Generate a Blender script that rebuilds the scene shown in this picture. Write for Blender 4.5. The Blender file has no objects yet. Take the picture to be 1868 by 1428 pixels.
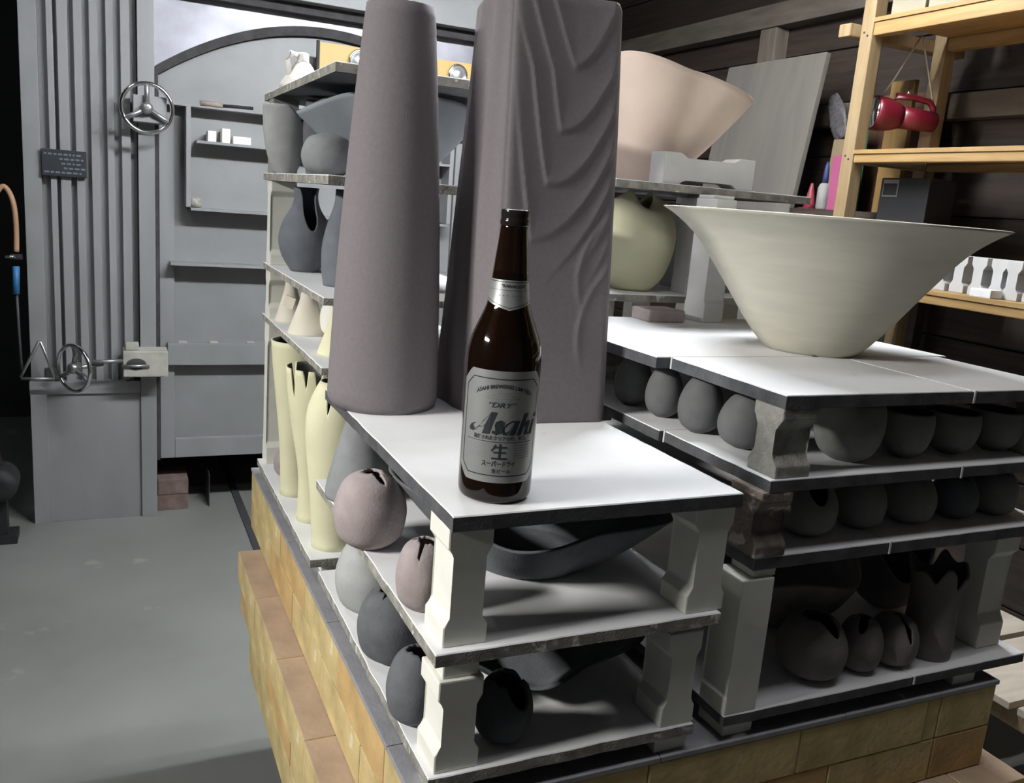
import bpy, bmesh, math, random
from mathutils import Vector, Matrix
random.seed(7)
PI = math.pi
scene = bpy.context.scene
COL = scene.collection

# ------------------------------------------------------------------ camera
F_PX, PITCH, ROLL, YAW, CAM_H = 1599.86, .21285, .08041, .44021, 1.33
def cam_rows():
    cy, sy = math.cos(YAW), math.sin(YAW)
    Rz = Matrix(((cy, -sy, 0), (sy, cy, 0), (0, 0, 1)))
    B = Matrix(((1, 0, 0), (0, 0, -1), (0, 1, 0)))
    cp, sp = math.cos(PITCH), math.sin(PITCH)
    Rx = Matrix(((1, 0, 0), (0, cp, -sp), (0, sp, cp)))
    cr, sr = math.cos(ROLL), math.sin(ROLL)
    Rr = Matrix(((cr, -sr, 0), (sr, cr, 0), (0, 0, 1)))
    return Rr @ Rx @ B @ Rz
Rw = cam_rows()
cam_d = bpy.data.cameras.new('camera')
cam_d.sensor_width = 36; cam_d.lens = F_PX / 1868 * 36; cam_d.clip_start = .02
cam = bpy.data.objects.new('camera', cam_d); COL.objects.link(cam)
M = Matrix((Rw[0], -Rw[1], -Rw[2])).transposed().to_4x4()
M.translation = (0, 0, CAM_H)
cam.matrix_world = M
scene.camera = cam

# ------------------------------------------------------------------ world, lamps, exposure
w = bpy.data.worlds.new('world'); scene.world = w; w.use_nodes = True
w.node_tree.nodes['Background'].inputs[0].default_value = (.80, .90, 1.0, 1)
w.node_tree.nodes['Background'].inputs[1].default_value = .05
def area(name, loc, target, sx, sy, power, col):
    l = bpy.data.lights.new(name, 'AREA'); l.shape = 'RECTANGLE'
    l.size, l.size_y, l.energy, l.color = sx, sy, power, col
    o = bpy.data.objects.new(name, l); COL.objects.link(o)
    o.location = loc
    o.rotation_euler = (Vector(target) - Vector(loc)).to_track_quat('-Z', 'Y').to_euler()
    return o
area('fluorescent_left', (-1.90, .86, 2.05), (.35, .98, .9), .7, .14, 13.2, (1, .98, .93)).data.spread = math.radians(75)
area('fill_aisle', (-.6, 1.9, 2.75), (-.6, 2.0, 0), .3, 1.2, 9, (.93, .98, 1))  # added fill light, lifts the kiln front and the floor
area('fluorescent_front', (.85, .47, 2.72), (.85, .55, 0), 1.2, .25, 5.5, (.97, .98, 1))
vs = scene.view_settings
vs.view_transform = 'Standard'; vs.look = 'None'; vs.gamma = 1; vs.use_curve_mapping = False
vs.exposure = 0.0

# ------------------------------------------------------------------ materials
MATS = {}
def mat(name, col, rough=.8, var=.12, scale=18, bump=.0, metal=0, spots=0, spotcol=None, spotscale=40, stretch=None, detail=6, spec=None):
    if name in MATS: return MATS[name]
    m = bpy.data.materials.new(name); m.use_nodes = True
    nt = m.node_tree; N = nt.nodes; L = nt.links
    b = N['Principled BSDF']; b.inputs['Roughness'].default_value = rough; b.inputs['Metallic'].default_value = metal
    if spec is not None: b.inputs['Specular IOR Level'].default_value = spec
    tc = N.new('ShaderNodeTexCoord'); mp = N.new('ShaderNodeMapping')
    L.new(tc.outputs['Object'], mp.inputs[0])
    if stretch: mp.inputs['Scale'].default_value = stretch
    n = N.new('ShaderNodeTexNoise'); n.inputs['Scale'].default_value = scale; n.inputs['Detail'].default_value = detail
    L.new(mp.outputs[0], n.inputs['Vector'])
    r = N.new('ShaderNodeValToRGB')
    r.color_ramp.elements[0].position = .3; r.color_ramp.elements[1].position = .7
    r.color_ramp.elements[0].color = (*[max(0, c*(1-var)) for c in col], 1)
    r.color_ramp.elements[1].color = (*[min(1, c*(1+var)) for c in col], 1)
    L.new(n.outputs[0], r.inputs[0])
    out = r.outputs[0]
    if spots:
        n2 = N.new('ShaderNodeTexNoise'); n2.inputs['Scale'].default_value = spotscale; n2.inputs['Detail'].default_value = 3
        L.new(mp.outputs[0], n2.inputs['Vector'])
        r2 = N.new('ShaderNodeValToRGB'); r2.color_ramp.elements[0].position = spots; r2.color_ramp.elements[1].position = spots + .06
        r2.color_ramp.elements[0].color = (0, 0, 0, 1); r2.color_ramp.elements[1].color = (1, 1, 1, 1)
        L.new(n2.outputs[0], r2.inputs[0])
        mx = N.new('ShaderNodeMix'); mx.data_type = 'RGBA'
        L.new(r2.outputs[0], mx.inputs[0]); L.new(out, mx.inputs[6]); mx.inputs[7].default_value = (*spotcol, 1)
        out = mx.outputs[2]
    L.new(out, b.inputs['Base Color'])
    if bump:
        bp = N.new('ShaderNodeBump'); bp.inputs['Strength'].default_value = bump; bp.inputs['Distance'].default_value = .002
        n3 = N.new('ShaderNodeTexNoise'); n3.inputs['Scale'].default_value = scale*6; n3.inputs['Detail'].default_value = 5
        L.new(mp.outputs[0], n3.inputs['Vector']); L.new(n3.outputs[0], bp.inputs['Height']); L.new(bp.outputs[0], b.inputs['Normal'])
    MATS[name] = m
    return m
def wood(name, col, dark, scale=(30, 30, 2.5), rough=.6):
    if name in MATS: return MATS[name]
    m = bpy.data.materials.new(name); m.use_nodes = True
    nt = m.node_tree; N = nt.nodes; L = nt.links
    b = N['Principled BSDF']; b.inputs['Roughness'].default_value = rough
    tc = N.new('ShaderNodeTexCoord'); mp = N.new('ShaderNodeMapping'); mp.inputs['Scale'].default_value = scale
    L.new(tc.outputs['Object'], mp.inputs[0])
    n = N.new('ShaderNodeTexNoise'); n.inputs['Scale'].default_value = 1.6; n.inputs['Detail'].default_value = 8; n.inputs['Distortion'].default_value = .8
    L.new(mp.outputs[0], n.inputs['Vector'])
    r = N.new('ShaderNodeValToRGB'); r.color_ramp.elements[0].position = .3; r.color_ramp.elements[1].position = .62
    r.color_ramp.elements[0].color = (*dark, 1); r.color_ramp.elements[1].color = (*col, 1)
    L.new(n.outputs[0], r.inputs[0]); L.new(r.outputs[0], b.inputs['Base Color'])
    MATS[name] = m; return m

WASH = mat('kiln_wash_white', (.84, .845, .86), .9, .04, 9, .15, spots=.70, spotcol=(.66, .66, .66), spotscale=26)
SIC = mat('silicon_carbide_grey', (.085, .087, .095), .7, .3, 40, .5)
EDGE = mat('crusted_shelf_edge', (.30, .29, .26), .9, .35, 55, .8, spots=.62, spotcol=(.62, .61, .56), spotscale=60)
POST = mat('post_cordierite', (.80, .795, .73), .85, .06, 22, .08, spots=.74, spotcol=(.45, .43, .38), spotscale=60)
POSTW = mat('post_white', (.70, .70, .70), .8, .05, 20, .06)
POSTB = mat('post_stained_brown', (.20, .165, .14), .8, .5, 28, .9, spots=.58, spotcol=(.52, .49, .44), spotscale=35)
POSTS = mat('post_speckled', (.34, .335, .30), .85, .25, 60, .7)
LILAC = mat('lilac_stoneware', (.212, .188, .200), .85, .05, 160, .4)
DARK = mat('charcoal_clay', (.125, .132, .145), .85, .12, 60, .25)
GREYC = mat('grey_clay', (.25, .26, .27), .85, .1, 50, .2)
PALEC = mat('pale_grey_clay', (.40, .41, .41), .85, .1, 40, .2)
PINKC = mat('mauve_clay', (.37, .315, .315), .85, .1, 50, .25)
CREAM = mat('cream_yellow_clay', (.74, .72, .50), .85, .06, 14, .15)
IVORY = mat('ivory_clay', (.78, .73, .62), .85, .06, 14, .15)
BUFF = mat('buff_bowl_clay', (.56, .54, .455), .75, .06, 10, .15, stretch=(1, 1, 7))
PEACH = mat('peach_clay', (.94, .77, .66), .8, .05, 12, .1)
WHITEC = mat('white_bisque', (.88, .86, .80), .8, .03, 20, .1)
OLIVE = mat('grey_green_clay', (.22, .225, .208), .85, .12, 45, .2)
TAUPE = mat('taupe_clay', (.20, .178, .172), .85, .12, 45, .2)
FIRE = mat('firebrick_yellow', (.60, .47, .225), .95, .22, 16, .6, spots=.66, spotcol=(.72, .64, .46), spotscale=22)
FIREO = mat('firebrick_orange', (.58, .39, .17), .95, .2, 16, .6)
FIREP = mat('firebrick_rose', (.47, .345, .25), .95, .15, 14, .6, spots=.72, spotcol=(.34, .24, .17), spotscale=30)
SLAB = mat('grey_mortar_slab', (.30, .30, .325), .9, .12, 30, .3)
REDBR = mat('dull_red_brick', (.17, .12, .11), .95, .25, 25, .6)
STEEL = mat('kiln_grey_paint', (.27, .275, .28), .5, .10, 7, .1, stretch=(1, 1, .35))
STEELL = mat('kiln_light_paint', (.25, .255, .26), .5, .08, 7, .1)
STEELB = mat('kiln_bare_steel', (.30, .30, .34), .42, .25, 6, .1, metal=.35)
CREAMST = mat('latch_cream_paint', (.45, .44, .39), .6, .15, 20, .2)
DSTEEL = mat('dark_frame_steel', (.05, .05, .055), .6, .2, 20)
GASKET = mat('arch_gasket', (.045, .043, .045), .9, .3, 30)
CHROME = mat('chrome', (.82, .82, .82), .12, .02, 10, metal=1)
IRON = mat('grey_iron', (.40, .40, .40), .35, .1, 10, metal=.8)
BLACK = mat('black_plastic', (.012, .012, .014), .7, .1, 20)
PLATEK = mat('nameplate_dark', (.02, .024, .03), .45, .2, 20)
PLATET = mat('nameplate_letter', (.14, .17, .20), .5, .1, 20)
CONC = mat('concrete_floor', (.222, .228, .215), .55, .13, 2.2, .12, spots=.66, spotcol=(.31, .31, .285), spotscale=5, detail=10)
PINE = wood('pine', (.30, .22, .125), (.225, .15, .075))
PINEY = wood('pine_rail', (.35, .225, .092), (.25, .145, .052), (30, 2.5, 30))
BROWNW = wood('dark_wall_board', (.050, .035, .027), (.022, .016, .013), (6, 2, 30))
GREYPLY = wood('weathered_plywood', (.165, .15, .13), (.13, .122, .112), (10, 10, 1.2))
OCHREW = wood('ochre_board', (.24, .145, .045), (.16, .09, .028), (12, 12, 1.5))
CARD = mat('cardboard', (.26, .20, .12), .9, .15, 10)
BOXC = mat('cream_box_card', (.27, .245, .18), .85, .05, 10)
YELLOW = mat('yellow_sign_paint', (.52, .34, .11), .5, .05, 6)
RED = mat('red_plastic', (.11, .005, .014), .35, .1, 10)
PINKP = mat('pink_plastic', (.36, .085, .18), .5, .06, 10)
GREENP = mat('green_plastic', (.03, .28, .14), .5, .06, 10)
REDC = mat('red_cone_plastic', (.22, .03, .045), .5, .06, 10)
BLUEP = mat('blue_plastic', (.025, .03, .11), .5, .06, 10)
BLUEH = mat('blue_handle', (.03, .16, .36), .5, .06, 10)
COPPER = mat('copper_hose', (.42, .25, .15), .5, .15, 20)
CORDM = mat('string', (.5, .47, .4), .8, .1, 60)
CEILM = mat('dark_ceiling', (.09, .09, .10), .9, .2, 4)
WALLD = mat('dark_plaster', (.04, .04, .044), .9, .25, 3)
WALLP = mat('grey_plaster', (.13, .13, .135), .9, .15, 3)
CLEAR = mat('clear_plastic_bag', (.10, .095, .10), .12, .3, 60, .8)
LABEL = mat('silver_label', (.44, .45, .44), .38, .04, 40, metal=.55)
INK = mat('label_ink', (.02, .025, .035), .6, .05, 30)
INKG = mat('label_grey_ink', (.22, .23, .24), .6, .05, 30)
GLASSW = mat('lens_glass', (.75, .78, .8), .35, .05, 10, metal=.9)
def glass_brown():
    m = bpy.data.materials.new('amber_glass'); m.use_nodes = True
    b = m.node_tree.nodes['Principled BSDF']
    b.inputs['Base Color'].default_value = (.030, .013, .007, 1); b.inputs['Roughness'].default_value = .06
    b.inputs['Transmission Weight'].default_value = .75; b.inputs['IOR'].default_value = 1.5
    MATS['amber_glass'] = m; return m
AMBER = glass_brown()
BEER = mat('beer', (.020, .009, .005), .3, .05, 5)

# ------------------------------------------------------------------ mesh helpers
def tag(o, label=None, cat=None, group=None, kind=None):
    if label: o['label'] = label
    if cat: o['category'] = cat
    if group: o['group'] = group
    if kind: o['kind'] = kind
    return o
def link(name, me, parent=None, loc=None, rot=None):
    o = bpy.data.objects.new(name, me); COL.objects.link(o)
    if parent is not None: o.parent = parent
    if loc is not None: o.location = loc
    if rot is not None: o.rotation_euler = rot
    return o
def empty(name, loc=(0, 0, 0), rotz=0):
    o = bpy.data.objects.new(name, None); COL.objects.link(o); o.location = loc; o.rotation_euler = (0, 0, rotz)
    o.empty_display_size = .02
    return o
def mesh(name, verts, faces, mats, parent=None, loc=None, rot=None, smooth=False, fmat=None):
    me = bpy.data.meshes.new(name); me.from_pydata([tuple(v) for v in verts], [], faces)
    for m in (mats if isinstance(mats, (list, tuple)) else [mats]): me.materials.append(m)
    if fmat:
        for p, k in zip(me.polygons, fmat): p.material_index = k
    bm = bmesh.new(); bm.from_mesh(me); bmesh.ops.recalc_face_normals(bm, faces=bm.faces[:]); bm.to_mesh(me); bm.free()
    if smooth: me.polygons.foreach_set('use_smooth', [True]*len(me.polygons))
    me.update()
    return link(name, me, parent, loc, rot)
def bm_done(name, bm, mats, parent=None, loc=None, rot=None, smooth=False):
    me = bpy.data.meshes.new(name); bmesh.ops.recalc_face_normals(bm, faces=bm.faces[:]); bm.to_mesh(me); bm.free()
    for m in (mats if isinstance(mats, (list, tuple)) else [mats]): me.materials.append(m)
    if smooth: me.polygons.foreach_set('use_smooth', [True]*len(me.polygons))
    return link(name, me, parent, loc, rot)
def bm_box(bm, x0, x1, y0, y1, z0, z1, bev=0):
    vs_ = [bm.verts.new(p) for p in ((x0,y0,z0),(x1,y0,z0),(x1,y1,z0),(x0,y1,z0),(x0,y0,z1),(x1,y0,z1),(x1,y1,z1),(x0,y1,z1))]
    fs = [bm.faces.new([vs_[i] for i in f]) for f in ((0,3,2,1),(4,5,6,7),(0,1,5,4),(1,2,6,5),(2,3,7,6),(3,0,4,7))]
    if bev:
        es = list({e for f in fs for e in f.edges})
        bmesh.ops.bevel(bm, geom=es, offset=bev, segments=2, affect='EDGES', profile=.6)
def box(name, x0, x1, y0, y1, z0, z1, m, parent=None, bev=.0015, loc=None, rot=None):
    bm = bmesh.new(); bm_box(bm, x0, x1, y0, y1, z0, z1, bev)
    return bm_done(name, bm, m, parent, loc, rot)
def lathe_raw(prof, n=32):
    V, Fc = [], []
    for (r, z) in prof:
        for i in range(n):
            a = 2*PI*i/n; V.append((r*math.cos(a), r*math.sin(a), z))
    for j in range(len(prof)-1):
        for i in range(n):
            k = (i+1) % n; Fc.append((j*n+i, j*n+k, (j+1)*n+k, (j+1)*n+i))
    return V, Fc
def lathe(name, prof, m, parent=None, loc=None, rot=None, n=32, caps=True):
    V, Fc = lathe_raw(prof, n)
    if caps:
        Fc.append(tuple(range(n))[::-1]); Fc.append(tuple((len(prof)-1)*n+i for i in range(n)))
    return mesh(name, V, Fc, m, parent, loc, rot, smooth=True)
def tube(name, pts, r, m, parent=None, n=8, closed=False):
    pts = [Vector(p) for p in pts]; V, Fc = [], []
    N_ = len(pts)
    up = Vector((0, 0, 1))
    for i, p in enumerate(pts):
        a = pts[i-1] if (i > 0 or closed) else p; b = pts[(i+1) % N_] if (i < N_-1 or closed) else p
        t = (b-a).normalized()
        u = t.cross(up) if abs(t.dot(up)) < .95 else t.cross(Vector((1, 0, 0))); u.normalize(); v = t.cross(u)
        for k in range(n):
            an = 2*PI*k/n; V.append(p + u*r*math.cos(an) + v*r*math.sin(an))
    for i in range(N_ if closed else N_-1):
        j = (i+1) % N_
        for k in range(n):
            l = (k+1) % n; Fc.append((i*n+k, i*n+l, j*n+l, j*n+k))
    if not closed: Fc.append(tuple(range(n))); Fc.append(tuple((N_-1)*n+k for k in range(n)))
    return mesh(name, V, Fc, m, parent, smooth=True)
def smooth_pts(ctrl, seg=8):
    out = []
    P = [ctrl[0]] + list(ctrl) + [ctrl[-1]]
    for i in range(1, len(P)-2):
        for s in range(seg):
            t = s/seg; q = []
            for c in range(len(ctrl[0])):
                p0, p1, p2, p3 = P[i-1][c], P[i][c], P[i+1][c], P[i+2][c]
                q.append(.5*((2*p1)+(-p0+p2)*t+(2*p0-5*p1+4*p2-p3)*t*t+(-p0+3*p1-3*p2+p3)*t**3))
            out.append(tuple(q))
    out.append(tuple(ctrl[-1])); return out
def struct(o): o['kind'] = 'structure'; return o

# pottery: a thin-walled turned form; cut(theta) shortens the wall, warp bends it
def pot(name, label, cat, ctrl, m, loc, th=.004, cut=None, warp=None, rot=(0, 0, 0), n=56, mz=26, group=None, parent=None, ins=None):
    prof = smooth_pts(ctrl, 10)
    acc = [0]
    for a, b in zip(prof, prof[1:]): acc.append(acc[-1] + math.hypot(b[0]-a[0], b[1]-a[1]))
    tot = acc[-1]
    def at(t):
        s = max(0, min(1, t))*tot
        for i in range(len(acc)-1):
            if acc[i+1] >= s:
                k = (s-acc[i])/max(1e-9, acc[i+1]-acc[i]); a, b = prof[i], prof[i+1]
                dx, dz = b[0]-a[0], b[1]-a[1]; d = math.hypot(dx, dz) or 1
                return a[0]+dx*k, a[1]+dz*k, dz/d, -dx/d
        a, b = prof[-2], prof[-1]; dx, dz = b[0]-a[0], b[1]-a[1]; d = math.hypot(dx, dz) or 1
        return b[0], b[1], dz/d, -dx/d
    V, Fc, mi = [], [], []
    for layer in (0, 1):
        for j in range(mz+1):
            for i in range(n):
                a = 2*PI*i/n
                tm = cut(a) if cut else 1
                t = tm*j/mz
                r, z, nr, nz = at(t)
                if layer:
                    r = max(.0005, r - th*nr); z = max(th, z - th*nz) if t < .999 else z - th*nz*.2
                x, y = r*math.cos(a), r*math.sin(a)
                if warp: x, y, z = warp(a, t, x, y, z)
                V.append((x, y, z))
    S = (mz+1)*n
    for j in range(mz):
        for i in range(n):
            k = (i+1) % n
            Fc.append((j*n+i, j*n+k, (j+1)*n+k, (j+1)*n+i)); mi.append(0)
            Fc.append((S+j*n+k, S+j*n+i, S+(j+1)*n+i, S+(j+1)*n+k)); mi.append(1 if ins else 0)
    for i in range(n):
        k = (i+1) % n
        Fc.append((mz*n+i, mz*n+k, S+mz*n+k, S+mz*n+i)); mi.append(0)
    Fc.append(tuple(range(n))[::-1]); mi.append(0)
    Fc.append(tuple(S+i for i in range(n))); mi.append(1 if ins else 0)
    o = mesh(name, V, Fc, [m, ins] if ins else m, parent, loc, rot, smooth=True, fmat=mi)
    if label: tag(o, label, cat, group)
    return o
def notch(base, *ns):
    # ns: (centre angle deg, half width deg, depth) smooth bites out of the rim
    def f(a):
        t = base
        for c, wd, d in ns:
            da = abs((math.degrees(a)-c+180) % 360 - 180)
            if da < wd: t -= d*(.5+.5*math.cos(PI*da/wd))
        return max(.15, t)
    return f
def ragged(base, amp, ns=(), seed=1):
    rr = random.Random(seed); ph = [rr.uniform(0, 6.28) for _ in range(6)]
    nf = notch(base, *ns)
    def f(a):
        t = nf(a)
        for k, p in enumerate(ph): t += amp/(k+1)*math.sin((k*2+3)*a + p)
        return max(.15, min(1, t))
    return f

# kiln shelf slab with a slightly chipped outline; top coated white
def slab(name, label, pts, ztop, th=.013, m_edge=None, group=None, jit=.00035, seed=0, cat='kiln shelf'):
    rr = random.Random(seed+len(label)); out = []
    cx = sum(p[0] for p in pts)/len(pts); cy = sum(p[1] for p in pts)/len(pts)
    for a, b in zip(pts, pts[1:]+pts[:1]):
        L_ = math.dist(a, b); k = max(2, int(L_/.02)); nx, ny = (b[1]-a[1])/L_, -(b[0]-a[0])/L_
        for i in range(k):
            t = i/k; j = rr.gauss(0, jit) if i else 0
            out.append((a[0]+(b[0]-a[0])*t+nx*j, a[1]+(b[1]-a[1])*t+ny*j))
    n = len(out); z = -th
    V = [(x-cx, y-cy, z) for x, y in out] + [(x-cx, y-cy, -.0012) for x, y in out] + [((x-cx)*.996, (y-cy)*.996, 0) for x, y in out]
    Fc = [tuple(range(n))[::-1], tuple(2*n+i for i in range(n))]; fm = [1, 0]
    for i in range(n):
        k = (i+1) % n
        Fc.append((i, k, n+k, n+i)); fm.append(2)
        Fc.append((n+i, n+k, 2*n+k, 2*n+i)); fm.append(0)
    o = mesh(name, V, Fc, [WASH, SIC, m_edge or SIC], None, (cx, cy, ztop), fmat=fm)
    return tag(o, label, cat, group)
def rect(x0, x1, y0, y1, rot=0):
    P = [(x0, y0), (x1, y0), (x1, y1), (x0, y1)]
    if rot:
        c, s = math.cos(rot), math.sin(rot); P = [(x0+(x-x0)*c-(y-y0)*s, y0+(x-x0)*s+(y-y0)*c) for x, y in P]
    return P
# kiln post: I-shaped section with flared ends, extruded
def post(label, x, y, z, h, wd=.05, dp=.055, axis='y', m=None, fl=.17, waist=.66, rotz=0, group='kiln posts', name='kiln_post', tilt=None):
    m = m or POST
    a, b = wd/2, wd/2*waist; f0 = h*fl; f1 = f0+(a-b)*1.1
    P = [(-a, 0), (a, 0), (a, f0), (b, f1), (b, h-f1), (a, h-f0), (a, h), (-a, h), (-a, h-f0), (-b, h-f1), (-b, f1), (-a, f0)]
    bm = bmesh.new()
    v0 = [bm.verts.new((p[0], -dp/2, p[1])) for p in P]; v1 = [bm.verts.new((p[0], dp/2, p[1])) for p in P]
    bm.faces.new(v0); bm.faces.new(v1[::-1])
    for i in range(12):
        k = (i+1) % 12; bm.faces.new((v0[k], v0[i], v1[i], v1[k]))
    bmesh.ops.bevel(bm, geom=bm.edges[:], offset=min(.0022, wd*.04), segments=2, affect='EDGES', profile=.6)
    o = bm_done(name, bm, m, None, (x, y, z), tilt or (0, 0, rotz + (PI/2 if axis == 'x' else 0)))
    return tag(o, label, 'kiln post', group)
def chip(label, x0, x1, y0, y1, z0, z1, m=None):
    bm = bmesh.new(); bm_box(bm, x0-(x0+x1)/2, x1-(x0+x1)/2, y0-(y0+y1)/2, y1-(y0+y1)/2, 0, z1-z0, .0018)
    o = bm_done('spacer_block', bm, m or POST, None, ((x0+x1)/2, (y0+y1)/2, z0))
    return tag(o, label, 'spacer', 'spacer blocks under shelves')

# ------------------------------------------------------------------ room
XW, YB, ZC = 2.55, 5.2, 3.0
struct(box('floor', -3.2, XW+.2, -2.6, YB+.2, -.1, 0, CONC, bev=0))
struct(box('ceiling', -3.2, XW+.2, -2.6, YB+.2, ZC, ZC+.1, CEILM, bev=0))
struct(box('wall_back', -3.2, XW+.2, YB, YB+.15, 0, ZC, WALLD, bev=0))
struct(box('wall_left', -3.2, -3.05, -2.6, YB, 0, ZC, WALLP, bev=0))
struct(box('wall_front', -3.2, XW+.2, -2.6, -2.45, 0, ZC, WALLP, bev=0))
wr = struct(box('wall_right', XW, XW+.15, -2.45, YB, 0, ZC, WALLD, bev=0))
for k in range(15):      # dark boards of the right wall
    z0 = .02+k*.197
    o = box('plank', -.012, .004, -2.4, YB-.02, 0, .191, BROWNW, wr, bev=.002); o.location = (XW-.004, 0, z0)
b = struct(box('trim_1', XW-.09, XW-.012, -2.0, YB-.05, 2.10, 2.19, mat('beam_wood', (.12, .10, .08), .8, .25, 5, stretch=(6, 1, 6)), bev=.004))
b = struct(box('trim_2', XW-.08, XW-.012, 3.02, 3.12, .0, 2.10, mat('stud_wood', (.15, .125, .10), .8, .25, 5, stretch=(6, 6, 1)), bev=.004))
b = struct(box('trim_3', XW-.07, XW-.012, -2.0, YB-.05, 1.70, 1.78, mat('beam_wood', (.12, .10, .08)), bev=.004))

# fluorescent fixture over the back of the cart: housing, rods and two glowing tubes
TUBE = bpy.data.materials.new('fluorescent_tube'); TUBE.use_nodes = True
tb_ = TUBE.node_tree.nodes['Principled BSDF']
tb_.inputs['Base Color'].default_value = (.9, .9, .9, 1); tb_.inputs['Emission Color'].default_value = (.95, .98, 1, 1); tb_.inputs['Emission Strength'].default_value = 228
fl = empty('ceiling_lamp', (1.05, 1.88, 2.33)); tag(fl, 'twin tube fluorescent lamp hanging over the back of the cart', 'lamp')
box('housing', -.62, .62, -.09, .09, .03, .09, POSTW, fl, .004)
for y in (-.05, .05):
    V, Fc = lathe_raw([(.016, -.6), (.016, .6)], 12); V = [(z, y+yy, x) for x, yy, z in V]
    Fc.append(tuple(range(12))); Fc.append(tuple(12+i for i in range(12)))
    mesh('tube', V, Fc, TUBE, fl, smooth=True)
    for x in (-.61, .61): box('socket', x-.008, x+.008, y-.012, y+.012, -.02, .03, POSTW, fl, .002)
for x in (-.5, .5): tube('hanger_rod', [(x, 0, .09), (x, 0, ZC-2.33)], .006, IRON, fl)

# rail groove in the floor, running into the kiln
r_ = struct(box('floor_rail', .472, .502, 2.0, 4.8, 0.0, .006, DSTEEL, bev=.001))
r_ = struct(box('floor_rail', .99, 1.02, 2.0, 4.8, 0.0, .006, DSTEEL, bev=.001))

# ------------------------------------------------------------------ kiln
KY = 3.58
kiln = empty('gas_kiln', (.79, KY, 0)); tag(kiln, 'big grey steel gas kiln with ribbed side columns, arched door and handwheels', 'kiln')
def kp(name, x0, x1, y0, y1, z0, z1, m, parent=kiln, bev=.002):
    o = box(name, x0-.79, x1-.79, y0-KY, y1-KY, z0, z1, m, parent, bev); return o
def mir(x0, x1): return 1.58-x1, 1.58-x0
bar_sets = [(-.262, -.206), (-.178, -.158), (-.146, -.113), (-.095, -.069), (-.046, -.019), (.006, .029), (.053, .083)]
for side in (0, 1):
    S = (lambda a, b: (a, b)) if side == 0 else mir
    x0, x1 = S(-.262, .105); kp('column_panel', x0, x1, 3.605, 3.95, .50, 2.6, STEEL)
    for a, b_ in bar_sets:
        x0, x1 = S(a, b_); kp('column_rib', x0, x1, 3.572, 3.606, .549, 2.6, STEEL if a > -.2 else STEELL)
    x0, x1 = S(.107, .163); kp('corner_post', x0, x1, 3.552, 3.60, 0, 2.6, STEEL)
    x0, x1 = S(-.268, .107); kp('column_foot_band', x0, x1, 3.556, 3.95, .502, .549, STEEL)
    x0, x1 = S(-.262, .107); kp('base_cabinet', x0, x1, 3.566, 3.95, 0, .502, STEEL)
    x0, x1 = S(-.266, -.212); kp('corner_strip', x0, x1, 3.556, 3.568, 0, .502, STEEL, bev=.001)
# rear body seen through gaps, dark
kp('kiln_shell', .17, 1.41, 3.83, 4.9, .225, 2.5, DSTEEL)
# door with an arched top
def arch_z(x, lo=1.668, hi=1.888, half=.625):
    u = (x-.79)/half; u = max(-1, min(1, u)); return lo + (hi-lo)*(1-u*u)
def arch_prism(name, f_lo, f_hi, x0, x1, y0, y1, m, n=40):
    V, Fc = [], []
    for i in range(n+1):
        x = x0+(x1-x0)*i/n
        for (y, f) in ((y0, f_lo), (y0, f_hi), (y1, f_hi), (y1, f_lo)): V.append((x-.79, y-KY, f(x)))
    for i in range(n):
        for k in range(4):
            l = (k+1) % 4; Fc.append((i*4+k, i*4+l, (i+1)*4+l, (i+1)*4+k))
    Fc.append((0, 1, 2, 3)); Fc.append((n*4, n*4+1, n*4+2, n*4+3))
    return mesh(name, V, Fc, m, kiln)
arch_prism('door_panel', lambda x: .222, lambda x: arch_z(x), .178, 1.402, 3.625, 3.74, STEELL)
arch_prism('arch_gasket', lambda x: arch_z(x)+.002, lambda x: arch_z(x)+.036, .165, 1.415, 3.60, 3.74, GASKET)
arch_prism('lintel_panel', lambda x: arch_z(x)+.038, lambda x: 2.3, .165, 1.415, 3.615, 3.74, STEELB)
kp('header_beam', .165, 1.415, 3.50, 3.62, 1.99, 2.12, STEELL)
kp('header_shadow_band', .165, 1.415, 3.56, 3.62, 1.955, 1.989, GASKET)  # dark strip standing in for the shadow under the header beam
kp('door_gasket_strip', .165, .177, 3.59, 3.74, .22, 1.70, GASKET)
# door frame
kp('door_stile', .179, .232, 3.606, 3.626, .222, 1.62, STEEL)
kp('door_stile', 1.348, 1.401, 3.606, 3.626, .222, 1.62, STEEL)
kp('door_rail', .233, 1.347, 3.606, 3.626, .222, .30, STEEL)
kp('latch_bar', .205, 1.37, 3.572, 3.626, .607, .693, STEEL)
for x in (.245, .36, .50, .62): kp('bar_bolt', x, x+.03, 3.575, 3.60, .6935, .699, CREAMST, bev=.001)
kp('door_ledge', .214, 1.36, 3.535, 3.626, .996, 1.006, STEEL, bev=.001)
kp('door_ledge', .285, 1.30, 3.53, 3.626, 1.203, 1.213, STEELL, bev=.001)
kp('door_ledge', .305, 1.30, 3.53, 3.626, 1.448, 1.458, STEELL, bev=.001)
kp('door_ledge', .19, 1.38, 3.55, 3.626, 1.575, 1.582, STEELL, bev=.001)
kp('angle_iron', .268, .285, 3.53, 3.626, 1.215, 1.575, STEEL)
kp('angle_iron', 1.295, 1.312, 3.53, 3.626, 1.215, 1.575, STEEL)
# nameplate
npl = kp('nameplate', -.204, -.062, 3.553, 3.571, 1.290, 1.382, PLATEK)
rr = random.Random(3)
for j in range(5):
    x = -.196
    while x < -.078:
        wd = rr.uniform(.006, .016)
        if j in (0, 4) or x > -.15: kp('nameplate_lettering', x, x+wd, 3.5518, 3.5535, 1.363-j*.0155, 1.369-j*.0155, PLATET, npl, bev=0).location = (0, 0, 0)
        x += wd+.005
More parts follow.
